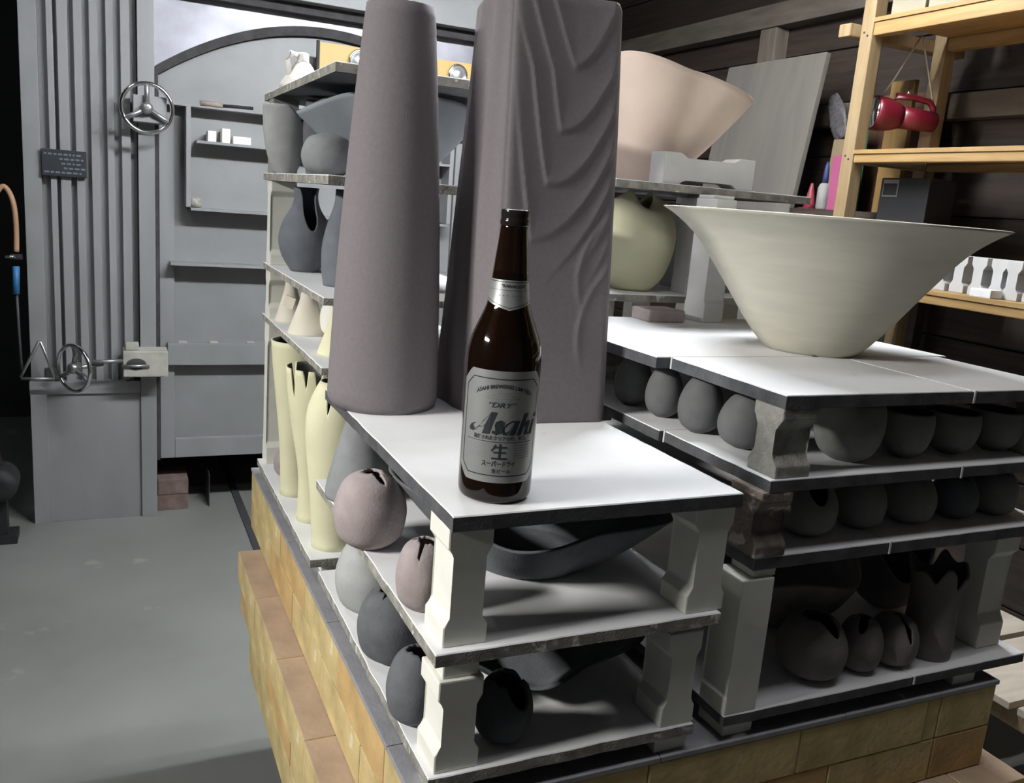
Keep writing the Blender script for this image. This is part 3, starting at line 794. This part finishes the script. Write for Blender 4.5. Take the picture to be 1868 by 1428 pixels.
for k, wd in enumerate((.012, .022, .034, .016)): strip('fine_print', [(-wd/2, .1150-k*.0027), (wd/2, .1150-k*.0027)], .0008, INKG, .0004, lab, False)
for s in (-1, 1): strip('barley_ornament', [(s*.023, .1185), (s*.027, .1160), (s*.031, .1125)], .0034, INKG, .00038, lab, False)
text_on('dry_lettering', '“DRY”', .0072, 0, .1025, INK, .35, .00005, None, 0, .027)
# brush style brand word drawn as slanted strokes
def letter(polys, s0, z0, k):
    for P in polys:
        V = [on_bottle(s0+x*k+.22*y*k, z0+y*k, .00055) for x, y in P]
        # triangulate through bmesh
        bm = bmesh.new(); vv = [bm.verts.new(v) for v in V]; f = bm.faces.new(vv); bmesh.ops.triangulate(bm, faces=[f])
        bm_done('brand_letter', bm, INK, lab)
LA = [[(-.25, .02), (-.05, .0), (.12, .12), (.40, .62), (.62, 1.0), (.70, 1.04), (.52, .55), (.48, .30), (.22, .30), (.10, .22), (-.05, .17), (-.16, .2), (-.12, .32), (.02, .40), (-.08, .42), (-.26, .30), (-.32, .14)],
      [(.46, -.03), (.76, -.03), (.82, .02), (.90, 1.04), (.62, 1.04), (.50, .45)]]
LS = [[(.02, .05), (.25, -.04), (.48, .06), (.50, .24), (.28, .44), (.30, .54), (.48, .50), (.46, .62), (.28, .68), (.08, .58), (.06, .42), (.26, .24), (.22, .13), (.04, .18)]]
LAm = [[(.05, .0), (.22, -.03), (.34, .12), (.44, .55), (.52, .66), (.30, .66), (.08, .50), (-.02, .22)], [(.36, -.03), (.58, -.03), (.66, .03), (.72, .66), (.52, .66), (.42, .25)]]
LH = [[(.0, -.03), (.24, -.03), (.40, 1.0), (.14, 1.0)], [(.22, .45), (.44, .66), (.60, .64), (.62, .50), (.58, .0), (.70, -.03), (.38, -.03), (.40, .42), (.26, .32)]]
LI = [[(.02, -.03), (.26, -.03), (.32, .66), (.10, .66)], [(.12, .76), (.36, .76), (.38, .96), (.16, .96)]]
k = .0212; s = -.0285
for L_, adv in ((LA, .98), (LS, .56), (LAm, .80), (LH, .74), (LI, .36)):
    letter(L_, s, .0735, k); s += adv*k*.90
text_on('slogan_lettering', '洗練されたクリアな味、辛口。', .0046, .0, .0692, INK, 0, .00012, None, 0, .056)
for P_, w_ in (([(-.0075, .0489), (.0080, .0489)], .0019), ([(-.0058, .0550), (.0064, .0552)], .0017), ([(-.0064, .0602), (.0072, .0605)], .0017), ([(.0002, .0492), (.0004, .0640)], .0019), ([(-.0080, .0562), (-.0050, .0600), (-.0040, .0632)], .0016)):
    strip('nama_lettering', P_, w_, INK, .00055, lab, False)
for sd in (-1, 1):
    for j in range(6): strip('side_print', [(sd*.0145 if sd > 0 else -.034, .0622-j*.0026), (.034 if sd > 0 else -.0145, .0622-j*.0026)], .0007, INKG, .0004, lab, False)
text_on('katakana_lettering', 'スーパードライ', .0066, .0, .0430, INK, 0, .00015, None, 0, .034)
text_on('beer_lettering', '生ビール', .0046, .003, .0355, INK, 0, .0001, None, 0, .019)
# neck label: band with pointed lower edge
nl = wrapped_poly('neck_label', [(-1.45, .2015), (0, .1935), (1.45, .2015), (1.45, .2225), (0, .2225), (-1.45, .2225)], LABEL, .0003, neck_r)
def neck_strip(name, pts, wd):
    V, Fc = [], []; P = []
    for a, b_ in zip(pts, pts[1:]):
        for i in range(14): P.append((a[0]+(b_[0]-a[0])*i/14, a[1]+(b_[1]-a[1])*i/14))
    P.append(pts[-1])
    for s_, z in P:
        for d in (-wd/2, wd/2):
            r = neck_r(z+d)+.0005; a = TH0+s_; V.append((r*math.cos(a), r*math.sin(a), z+d))
    for i in range(len(P)-1): Fc.append((2*i, 2*i+2, 2*i+3, 2*i+1))
    mesh(name, V, Fc, INK, nl)
neck_strip('neck_border', [(-1.4, .2035), (0, .1957), (1.4, .2035)], .0006)
neck_strip('neck_border', [(-1.4, .2208), (0, .2208), (1.4, .2208)], .0006)
neck_strip('neck_border', [(-1.3, .2128), (0, .2128), (1.3, .2128)], .0003)
text_on('neck_lettering', '“KARAKUCHI”', .0042, .004, .2168, INK, .25, .0001, neck_r, 0, .026, nl)
text_on('neck_print', '· · ·  · · ·', .0045, .0, .2075, INK, 0, .0001, neck_r, 0, .022, nl)

# ------------------------------------------------------------------ big flared bowl
pot('flared_bowl', 'big cream flared bowl with a thin straight rim on the right shelf', 'bowl',
    [(.066, 0), (.080, .012), (.105, .042), (.132, .080), (.163, .123), (.194, .162), (.224, .187), (.2465, .200)], BUFF, (.984, 1.026, zD), .005, n=96, mz=40)

# ------------------------------------------------------------------ pots on the bottle stack, middle shelf
def ball(r, h, rb=.45, rt=.35, top=1.0):
    return [(r*rb, 0), (r*.86, h*.14), (r, h*.42), (r*.93, h*.66), (r*.70, h*.88), (r*rt, h*top)]
pot('split_pot', 'round mauve pot with a torn slit in its top behind the front post', 'pot', ball(.046, .098, .5, .18), PINKC, (.297, 1.022, zB), .004, ragged(.97, .01, ((-75, 26, .16),), 3))
pot('bell_pot', 'dark grey cone shaped pot beside the split yellow vase', 'pot', [(.050, 0), (.048, .02), (.038, .06), (.027, .10), (.022, .120)], GREYC, (.332, 1.205, zB), .004)
pot('pierced_pot', 'small mauve pot with a ragged hole right behind the front left post', 'pot', ball(.030, .080, .5, .2), PINKC, (.306, .838, zB), .003, ragged(.95, .02, ((-124, 14, .24), (-40, 42, .30)), 5))
def wavy(amp, ph, k=3):
    def f(a, t, x, y, z): return x, y, z + amp*t*t*t*math.sin(k*a+ph)
    return f
# lower shelf
pot('round_pot', 'pale grey round pot at the back of the lowest shelf under the bottle', 'pot', ball(.053, .110, .5, .25), PALEC, (.336, 1.128, zC), .004, notch(1, (-60, 40, .12)))
pot('split_pot', 'charcoal round pot with a wide torn mouth on the lowest shelf', 'pot', ball(.047, .098, .5, .3), DARK, (.326, .990, zC), .004, ragged(.96, .02, ((-48, 62, .50), (-140, 10, .14)), 8))
pot('split_pot', 'charcoal pot with a deep square notch behind the short front post', 'pot', ball(.034, .088, .5, .3), DARK, (.310, .850, zC), .004, ragged(.97, .01, ((-72, 34, .58),), 9))
pot('torn_pot', 'small black pot with a torn open side at the front of the lowest shelf', 'pot', ball(.033, .078, .45, .42), mat('black_clay', (.075, .08, .088), .85, .15, 50), (.392, .792, zC), .004, ragged(.93, .03, ((-70, 55, .26), (10, 40, .3)), 12), rot=(math.radians(6), 0, 0))

# ------------------------------------------------------------------ rear left stack
pot('flared_vase', 'tall pale yellow flared vase with a dark mouth at the far left', 'vase', [(.028, 0), (.028, .05), (.032, .12), (.039, .19), (.0455, .25), (.0495, .300)], CREAM, (.321, 1.630, q0), .003, ins=GREYC)
def slits(base, spec):
    def f(a):
        t = base
        for c, wd, d in spec:
            da = abs((math.degrees(a)-c+180) % 360 - 180)
            if da < wd: t -= d*(1-da/wd)
        return t
    return f
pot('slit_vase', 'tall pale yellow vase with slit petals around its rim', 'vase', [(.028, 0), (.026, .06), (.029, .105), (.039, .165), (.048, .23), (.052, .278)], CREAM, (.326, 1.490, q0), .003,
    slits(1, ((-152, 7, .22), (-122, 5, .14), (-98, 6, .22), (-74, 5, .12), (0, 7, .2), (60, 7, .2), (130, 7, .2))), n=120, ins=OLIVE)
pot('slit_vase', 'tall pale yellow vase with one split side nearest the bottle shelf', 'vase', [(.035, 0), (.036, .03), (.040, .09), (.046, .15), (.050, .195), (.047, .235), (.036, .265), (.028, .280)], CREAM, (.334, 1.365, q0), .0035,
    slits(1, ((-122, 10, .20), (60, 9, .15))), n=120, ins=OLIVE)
pot('round_pot', 'little mauve ball pot behind the yellow vases', 'pot', ball(.026, .055, .5, .2), PINKC, (.326, 1.745, q0), .003)
pot('flared_vase', 'half hidden ivory pot behind the split yellow vase', 'vase', [(.03, 0), (.036, .04), (.034, .12), (.024, .17)], IVORY, (.405, 1.42, q0), .003)
cone = lambda r, h: [(r, 0), (r*.98, h*.06), (r*.72, h*.35), (r*.45, h*.68), (r*.34, h*.93), (r*.33, h)]
pot('cone_bottle', 'slim cream cone bottle with a square tab farthest back', 'bottle', cone(.030, .092), IVORY, (.332, 1.775, q1), .003)
c2 = pot('cone_bottle', 'wide based cream cone bottle with an orange blush', 'bottle', cone(.036, .090), IVORY, (.336, 1.625, q1), .003)
tab = box('window_tab', -.011, .011, -.003, .003, -.011, .011, IVORY, None, .001, (.336-.026, 1.69-.02, q1+.052), (0, .3, math.radians(-30))); tag(tab, 'tiny square cream tile with a slot between two cone bottles', 'tile')
pot('round_pot', 'ivory ball pot beside the cream cone bottles', 'pot', ball(.036, .080, .4, .3), WHITEC, (.385, 1.580, q1), .003)
pot('cone_bottle', 'cream cone bottle nearest the tall lilac vase', 'bottle', cone(.034, .088), CREAM, (.345, 1.42, q1), .003)
# charcoal jugs
pot('jug', 'charcoal round jug with a large dark hole in its shoulder', 'jug', [(.026, 0), (.044, .03), (.050, .062), (.042, .095), (.028, .118), (.022, .140), (.024, .158)], mat('slate_clay', (.15, .165, .19), .85, .1, 50, .2), (.345, 1.715, q2), .0035, notch(1, (-85, 52, .50)))
pot('tall_jug', 'charcoal tall bottle jug beside the round one', 'jug', [(.036, 0), (.040, .03), (.040, .065), (.033, .10), (.022, .135), (.020, .160)], mat('slate_clay', (.15, .165, .19)), (.366, 1.478, q2), .0035)
pot('tall_jug', 'charcoal tall jug half hidden by the tall lilac vase', 'jug', [(.036, 0), (.042, .03), (.040, .075), (.030, .12), (.024, .150)], DARK, (.445, 1.44, q2), .0035)
# grey pots on the leaf bowl shelf
pot('tilted_bowl', 'pale grey half bowl standing on edge at the far left', 'bowl', [(.020, 0), (.032, .03), (.040, .07), (.043, .125)], PALEC, (.312, 1.765, q3), .004, notch(1, (-40, 60, .25)), ins=DARK)
pot('dark_jar', 'tall charcoal jar under the topmost shelf at left', 'jar', [(.034, 0), (.040, .04), (.042, .09), (.038, .135)], DARK, (.375, 1.70, q3), .004)
pot('egg_pot', 'smooth grey egg shaped pot on the leaf bowl shelf', 'pot', ball(.042, .066, .5, .10), GREYC, (.322, 1.440, q3), .004)
def leaf_bowl(label, cx, cy, z0, mt, tips, foot, th=.005, n=96, mz=22, ins=None):
    # tips: list of (angle deg, radius, height); smooth closed spline around
    pts = sorted(tips); A = [p[0] for p in pts]
    def at(deg):
        d = deg % 360; k = len(pts)
        for i in range(k):
            a0 = A[i]; a1 = A[(i+1) % k] + (360 if i == k-1 else 0); dd = d if d >= a0 else d+360
            if a0 <= dd <= a1:
                t = (dd-a0)/(a1-a0); P0, P1, P2, P3 = pts[i-1], pts[i], pts[(i+1) % k], pts[(i+2) % k]
                q = []
                for c in (1, 2):
                    p0, p1, p2, p3 = P0[c], P1[c], P2[c], P3[c]
                    q.append(p1+(p2-p1)*(t*t*(3-2*t)) if True else 0)
                return q
        return pts[0][1:]
    V, Fc = [], []
    for lay in (0, 1):
        for j in range(mz+1):
            t = j/mz
            for i in range(n):
                a = 2*PI*i/n; R_, h_ = at(math.degrees(a))
                r = foot + (R_-foot)*(t**.92); z = h_*(t**1.18)
                if lay: r = max(.001, r-th*.75); z = max(th, z+(0 if t > .98 else th*.3))
                V.append((r*math.cos(a), r*math.sin(a), z))
    S = (mz+1)*n
    for j in range(mz):
        for i in range(n):
            k = (i+1) % n
            Fc.append((j*n+i, j*n+k, (j+1)*n+k, (j+1)*n+i)); Fc.append((S+j*n+k, S+j*n+i, S+(j+1)*n+i, S+(j+1)*n+k))
    for i in range(n):
        k = (i+1) % n; Fc.append((mz*n+i, mz*n+k, S+mz*n+k, S+mz*n+i))
    Fc.append(tuple(range(n))[::-1]); Fc.append(tuple(S+i for i in range(n)))
    o = mesh('leaf_bowl', V, Fc, mt, None, (cx, cy, z0), smooth=True)
    return tag(o, label, 'bowl')
leaf_bowl('blue grey pointed leaf bowl behind the tall round vase', .448, 1.50, q3, mat('blue_grey_clay', (.27, .30, .33), .8, .06, 30, .1),
          [(175, .165, .098), (222, .125, .130), (262, .118, .136), (300, .122, .134), (350, .150, .12), (45, .125, .13), (90, .13, .12), (135, .125, .135)], .03)
leaf_bowl('peach pointed leaf bowl with raised corners on the back right shelf', .955, 1.535, 1.383, PEACH,
          [(352, .228, .172), (285, .125, .206), (225, .14, .226), (180, .17, .20), (135, .14, .22), (90, .13, .205), (40, .14, .19)], .045)
leaf_bowl('large charcoal leaf bowl with a wavy rim on the shelf below the bottle', .48, .94, zB, DARK,
          [(314, .185, .088), (290, .112, .064), (238, .130, .056), (190, .135, .088), (132, .196, .092), (90, .13, .072), (31, .15, .08), (350, .13, .074)], .075, .007)
leaf_bowl('long charcoal wavy dish on the lowest left shelf', .485, .925, zC, DARK,
          [(328, .150, .062), (292, .105, .044), (252, .112, .028), (212, .115, .044), (150, .120, .056), (90, .12, .05), (30, .13, .06)], .05, .007)
# white lid on the very top
ld = empty('white_lid', (.335, 1.735, q4)); tag(ld, 'bright white conical lid with a knob on the topmost shelf', 'lid')
lathe('cone', [(.040, 0), (.041, .006), (.030, .022), (.020, .038), (.014, .046)], WHITEC, ld, n=36)
lathe('knob', [(.0135, .045), (.0115, .050), (.0115, .062), (.009, .064)], WHITEC, ld, n=24)
tube('loop', [(-.026, -.01, .022), (-.030, -.012, .045), (-.022, -.010, .060), (-.012, -.004, .058)], .0055, WHITEC, ld)

# ------------------------------------------------------------------ pots of the right stack
E_ = zE
egg = lambda r, h: [(r*.35, 0), (r*.82, h*.14), (r, h*.40), (r*.88, h*.68), (r*.55, h*.92), (r*.12, h)]
for (x, y, r, h, lab) in ((.722, 1.105, .029, .076, 'grey egg pot deepest behind the square vase edge'), (.728, 1.030, .0275, .075, 'grey egg pot third from the speckled post'),
                         (.730, .945, .031, .078, 'grey egg pot second from the speckled post'), (.745, .868, .036, .072, 'grey egg pot right beside the speckled post')):
    pot('egg_pot', lab, 'pot', egg(r, h), mat('cool_grey_clay', (.135, .14, .142), .85, .1, 45, .2), (x, y, E_), .003, group='egg pots')
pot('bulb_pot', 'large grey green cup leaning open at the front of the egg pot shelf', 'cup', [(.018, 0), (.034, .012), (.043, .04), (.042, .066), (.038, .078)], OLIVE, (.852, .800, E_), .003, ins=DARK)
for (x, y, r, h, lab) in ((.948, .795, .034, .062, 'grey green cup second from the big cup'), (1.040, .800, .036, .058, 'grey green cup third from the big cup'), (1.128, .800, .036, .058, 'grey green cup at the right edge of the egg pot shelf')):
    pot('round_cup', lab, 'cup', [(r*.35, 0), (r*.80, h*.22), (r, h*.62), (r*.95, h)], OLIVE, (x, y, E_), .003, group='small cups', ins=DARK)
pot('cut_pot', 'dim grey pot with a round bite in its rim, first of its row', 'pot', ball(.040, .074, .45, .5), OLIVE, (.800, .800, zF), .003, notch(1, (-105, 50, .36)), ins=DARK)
for (x, y, r, h, nm, nn) in ((.895, .802, .034, .070, 'second of its row', 20), (.985, .802, .036, .068, 'third of its row, with a scratch', 25), (1.072, .800, .032, .062, 'fourth of its row', 40), (1.150, .797, .032, .066, 'at the right edge of its row', 30)):
    pot('round_pot', 'dim grey round pot, '+nm, 'pot', ball(r, h, .45, .35), OLIVE if nm[0] != 'f' else DARK, (x, y, zF), .003, notch(1, (-100, nn, .12)), group='dim round pots')
pot('wide_bowl', 'wide shallow taupe bowl with a wavy lip at the back', 'bowl', [(.05, 0), (.075, .015), (.105, .042), (.125, .078), (.130, .094)], mat('light_taupe_clay', (.34, .31, .30), .85, .12, 45, .2), (.905, .958, zG), .006, warp=lambda a, t, x, y, z: (x, y, z+t**3*(.014*math.sin(3*a+1.2)+.012*math.cos(a))), n=72)
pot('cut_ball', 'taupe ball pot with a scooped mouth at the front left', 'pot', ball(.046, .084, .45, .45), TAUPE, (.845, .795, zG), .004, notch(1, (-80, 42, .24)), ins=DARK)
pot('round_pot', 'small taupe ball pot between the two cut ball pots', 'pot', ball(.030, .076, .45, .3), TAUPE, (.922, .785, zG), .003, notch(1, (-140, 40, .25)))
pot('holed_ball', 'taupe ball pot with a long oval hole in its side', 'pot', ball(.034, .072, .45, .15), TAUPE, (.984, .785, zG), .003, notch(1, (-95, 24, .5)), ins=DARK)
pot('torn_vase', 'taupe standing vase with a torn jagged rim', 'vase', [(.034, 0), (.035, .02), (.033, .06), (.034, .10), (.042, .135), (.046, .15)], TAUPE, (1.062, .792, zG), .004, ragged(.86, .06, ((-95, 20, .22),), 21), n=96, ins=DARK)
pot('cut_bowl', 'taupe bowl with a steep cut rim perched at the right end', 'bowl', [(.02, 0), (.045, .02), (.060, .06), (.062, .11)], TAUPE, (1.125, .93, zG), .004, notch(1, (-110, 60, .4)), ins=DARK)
# heart vase and neighbours on the rear right stack
pot('heart_vase', 'pale yellow heart shaped vase on the rear shelf', 'vase', [(.035, 0), (.060, .03), (.075, .08), (.074, .125), (.055, .160), (.025, .172)], CREAM, (.930, 1.470, 1.180), .005, warp=lambda a, t, x, y, z: (x, y, z+(.016*math.cos(2*(a-.1))*t**3)), n=72, mz=32)
o = box('mauve_block', -.04, .035, -.03, .03, 0, .022, PINKC, None, .003, (.90, 1.425, 1.1415)); 
o.location = (.90, 1.318, zD); tag(o, 'flat mauve clay block on the white shelf behind the square vase', 'block')

# ------------------------------------------------------------------ wooden storage shelf at the right
sh = empty('storage_rack', (2.0, 1.2, 0)); tag(sh, 'pine storage rack of bolted timbers along the right wall', 'shelf')
def sp(name, x0, x1, y0, y1, z0, z1, m=PINE, bev=.003):
    cx, cy, cz = (x0+x1)/2, (y0+y1)/2, (z0+z1)/2
    return box(name, x0-cx, x1-cx, y0-cy, y1-cy, z0-cz, z1-cz, m, sh, bev, (cx-2.0, cy-1.2, cz))
for y in (2.028, .30):
    p = sp('upright', 2.0, 2.045, y, y+.045, 0, 2.5)
    for z in (1.875, 1.885, 1.53, 1.54):
        s_ = lathe('screw', [(.0001, -.0006), (.0032, -.0006), (.0032, .0006), (.0001, .0006)], BLACK, p, (-.0230, -.006 if z in (1.875, 1.53) else .008, z-1.25), (0, PI/2, 0), 10)
    sp('upright', 2.30, 2.345, y, y+.045, 0, 2.5)
for (z, th) in ((1.873, .036), (1.520, .024), (1.149, .024)):
    sp('rail', 2.002, 2.040, .10, 2.026, z, z+th, PINEY)
    sp('rail', 2.302, 2.34, .10, 2.026, z, z+th, PINEY)
    sp('shelf_board', 1.998, 2.345, .10, 2.026, z+th+.0005, z+th+.0125, PINEY, .001)
sp('cross_rail', 1.96, 2.44, 2.074, 2.119, 1.873, 1.909, PINE)
sp('cross_rail', 2.046, 2.299, 2.030, 2.071, 1.52, 1.556, PINE)
sp('brace_board', 2.30, 2.318, 2.121, 2.215, 1.05, 1.80, OCHREW)
# boxes on top
zt = 1.9215
for (y0, y1, h, lab) in ((1.868, 1.985, .16, 'cream carton nearest the upright on the top of the rack'), (1.745, 1.858, .15, 'cream carton in the middle on the top of the rack'), (1.55, 1.72, .13, 'cream carton at the right edge on the top of the rack')):
    bx_ = empty('carton', (2.10, (y0+y1)/2, zt)); tag(bx_, lab, 'carton', 'cartons on the rack')
    d = (y1-y0)/2
    box('carton_body', -.085, .10, -d, d, 0, h, BOXC, bx_, .003); box('carton_lid', -.087, .102, -d-.001, d+.001, h, h+.012, BOXC, bx_, .002)
# kiln posts stored on the lowest visible shelf
zs = 1.149+.024+.0126
for i, (y, lab) in enumerate(((1.700, 'white kiln post farthest along on the rack shelf'), (1.650, 'white kiln post second along on the rack shelf'), (1.585, 'white kiln post just right of the gap on the rack shelf'), (1.536, 'white kiln post second right of the gap on the rack shelf'), (1.487, 'white kiln post third right of the gap on the rack shelf'), (1.437, 'white kiln post at the picture edge on the rack shelf'))):
    post(lab, 2.075+.01*(i % 2), y, zs, .098, .044, .05, 'x', mat('post_chalk', (.45, .45, .45), .8, .06, 20, .06), fl=.2, waist=.55, group='stored kiln posts on the rack')
o = box('spacer_block', -.022, .022, -.03, .03, 0, .022, POSTW, None, .003, (2.022, 1.53, zs)); tag(o, 'low white block in front of the stored kiln posts', 'block')
# lantern hanging on a string
ln = empty('hand_lantern', (2.17, 2.085, 1.655)); tag(ln, 'red hand lantern with a chrome reflector hanging on a string in the rack', 'lantern')
ln.rotation_euler = (0, math.radians(4), math.radians(-22))
ln.location = (2.165, 2.04, 1.668); ln.scale = (1.12, 1.12, 1.12)
def along(name, prof, m, n=28):   # lathe along -X
    V, Fc = lathe_raw(prof, n); V = [(-z, y, x) for x, y, z in V]
    Fc.append(tuple(range(n))); Fc.append(tuple((len(prof)-1)*n+i for i in range(n)))
    return mesh(name, V, Fc, m, ln, smooth=True)
along('lantern_head', [(.030, -.005), (.036, .01), (.043, .035), (.045, .055), (.045, .070), (.041, .071)], RED)
along('lantern_body', [(.020, -.105), (.026, -.10), (.028, -.05), (.030, 0)], RED)
along('reflector', [(.040, .0712), (.038, .066), (.026, .050), (.010, .040), (.006, .046), (.002, .048)], CHROME)
tube('carry_handle', [(-.02, 0, .034), (-.015, 0, .052), (.03, 0, .054), (.075, 0, .050), (.090, 0, .036), (.092, 0, .018)], .0085, RED, ln)
lathe('switch', [(.006, 0), (.007, .004), (.005, .010)], CHROME, ln, (.015, 0, .060), n=14)
tube('string', [(-.055, 0, .045), (-.03, 0, .10), (.015, 0, .212)], .0022, CORDM, ln, 6)
tube('string', [(.090, 0, .040), (.055, 0, .12), (.015, 0, .212)], .0022, CORDM, ln, 6)
# leaning plywood panel and clutter at the far right
pn = box('plywood_panel', -.011, .011, -.272, .272, .004, 1.938, GREYPLY, None, .003, (2.058, 2.79, 0), (0, math.radians(7.2), 0)); tag(pn, 'weathered grey plywood panel leaning against the dark wall', 'panel')
bn = empty('side_bench', (2.36, 2.62, 0)); tag(bn, 'narrow dark bench board behind the pine upright', 'bench')
box('bench_top', -.16, .15, -.53, -.13, 1.365, 1.386, BROWNW, bn); box('bench_leg', -.15, -.11, -.52, -.48, 0, 1.365, BROWNW, bn); box('bench_leg', -.15, -.11, -.18, -.14, 0, 1.365, BROWNW, bn); box('bench_leg', .10, .14, -.52, -.48, 0, 1.365, BROWNW, bn); box('bench_leg', .10, .14, -.18, -.14, 0, 1.365, BROWNW, bn)
zb = 1.386
cn = empty('marker_cone', (2.235, 2.435, zb)); tag(cn, 'small red plastic cone on the bench behind the bowl rim', 'cone')
lathe('cone_body', [(.022, .003), (.018, .02), (.005, .085), (.003, .088)], REDC, cn, n=20); box('cone_foot', -.026, .026, -.026, .026, 0, .003, REDC, cn, .001)
bt = empty('spray_bottle', (2.245, 2.385, zb)); tag(bt, 'white plastic bottle with a blue cap on the bench', 'bottle')
lathe('bottle_body', [(.018, 0), (.021, .004), (.021, .072), (.016, .085), (.009, .09)], mat('milky_plastic', (.30, .29, .28), .5), bt, n=20); lathe('cap', [(.010, .0885), (.0105, .11), (.008, .14), (.004, .16)], BLUEP, bt, n=16)
o = box('cardboard_sheet', -.004, .004, -.05, .05, 0, .25, CARD, None, .001, (2.36, 2.455, zb), (0, math.radians(3), 0)); tag(o, 'brown cardboard piece standing on the bench', 'cardboard')
o = mesh('pink_folder', [(-.003, -.055, 0), (.003, -.055, 0), (.003, .05, 0), (-.003, .05, 0), (-.003, -.06, .20), (.003, -.06, .20), (.003, .055, .175), (-.003, .055, .175)], [(0,1,2,3),(4,5,6,7),(0,1,5,4),(1,2,6,5),(2,3,7,6),(3,0,4,7)], PINKP, None, (2.235, 2.298, zb)); tag(o, 'bright pink plastic folder behind the pine upright', 'folder')
o = box('green_folder', -.003, .003, -.05, .05, 0, .34, GREENP, None, .001, (2.33, 2.360, zb)); tag(o, 'green plastic sheet standing behind the pine upright', 'folder')
o = box('brown_board', -.006, .006, -.16, .14, 0, .40, wood('red_brown_board', (.14, .07, .04), (.08, .04, .025)), None, .001, (2.455, 2.29, zb)); tag(o, 'red brown board standing at the back of the bench', 'board')
bg = mesh('plastic_bag', [(.012*math.cos(a)*(1-.5*t)+.004*math.sin(5*a+9*t), .030*math.sin(a)*(.35+math.sin(PI*(.12+.8*t))), .17*t) for t in [i/10 for i in range(11)] for a in [2*PI*k/16 for k in range(16)]],
     [(j*16+i, j*16+(i+1) % 16, (j+1)*16+(i+1) % 16, (j+1)*16+i) for j in range(10) for i in range(16)] + [tuple(range(16))[::-1], tuple(160+i for i in range(16))], CLEAR, None, (2.40, 2.50, zb+.255), (math.radians(-25), 0, 0), smooth=True)
tag(bg, 'crumpled clear plastic bag hanging behind the plywood panel', 'bag')
# black radio on the rack's middle opening
rd = empty('black_radio', (2.16, 1.955, 1.149+.0365)); tag(rd, 'black radio with a silver face in the rack under the lantern', 'radio')
box('radio_body', -.05, .06, -.12, .055, 0, .30, BLACK, rd, .004); box('radio_face', -.0515, -.05, -.012, .045, .245, .295, IRON, rd, 0); box('radio_dial', -.0525, -.0515, -.008, .041, .25, .284, BLACK, rd, 0)
# pale board lying at the lower right
pl = empty('pallet', (2.05, 1.05, 0)); tag(pl, 'pale wooden pallet boards low at the right edge', 'pallet')
for k in range(4): box('board', -.22, .22, -.40+k*.24, -.18+k*.24, .30, .318, wood('pale_board', (.62, .56, .47), (.52, .45, .36), (3, 20, 20)), pl, .002)
for x in (-.20, -.02, .16): box('bearer', x, x+.05, -.40, .56, .255, .2995, PINE, pl, .002)
for x in (-.20, .16):
    for y in (-.39, .50): box('block', x, x+.05, y, y+.05, 0, .2545, PINE, pl, .002)
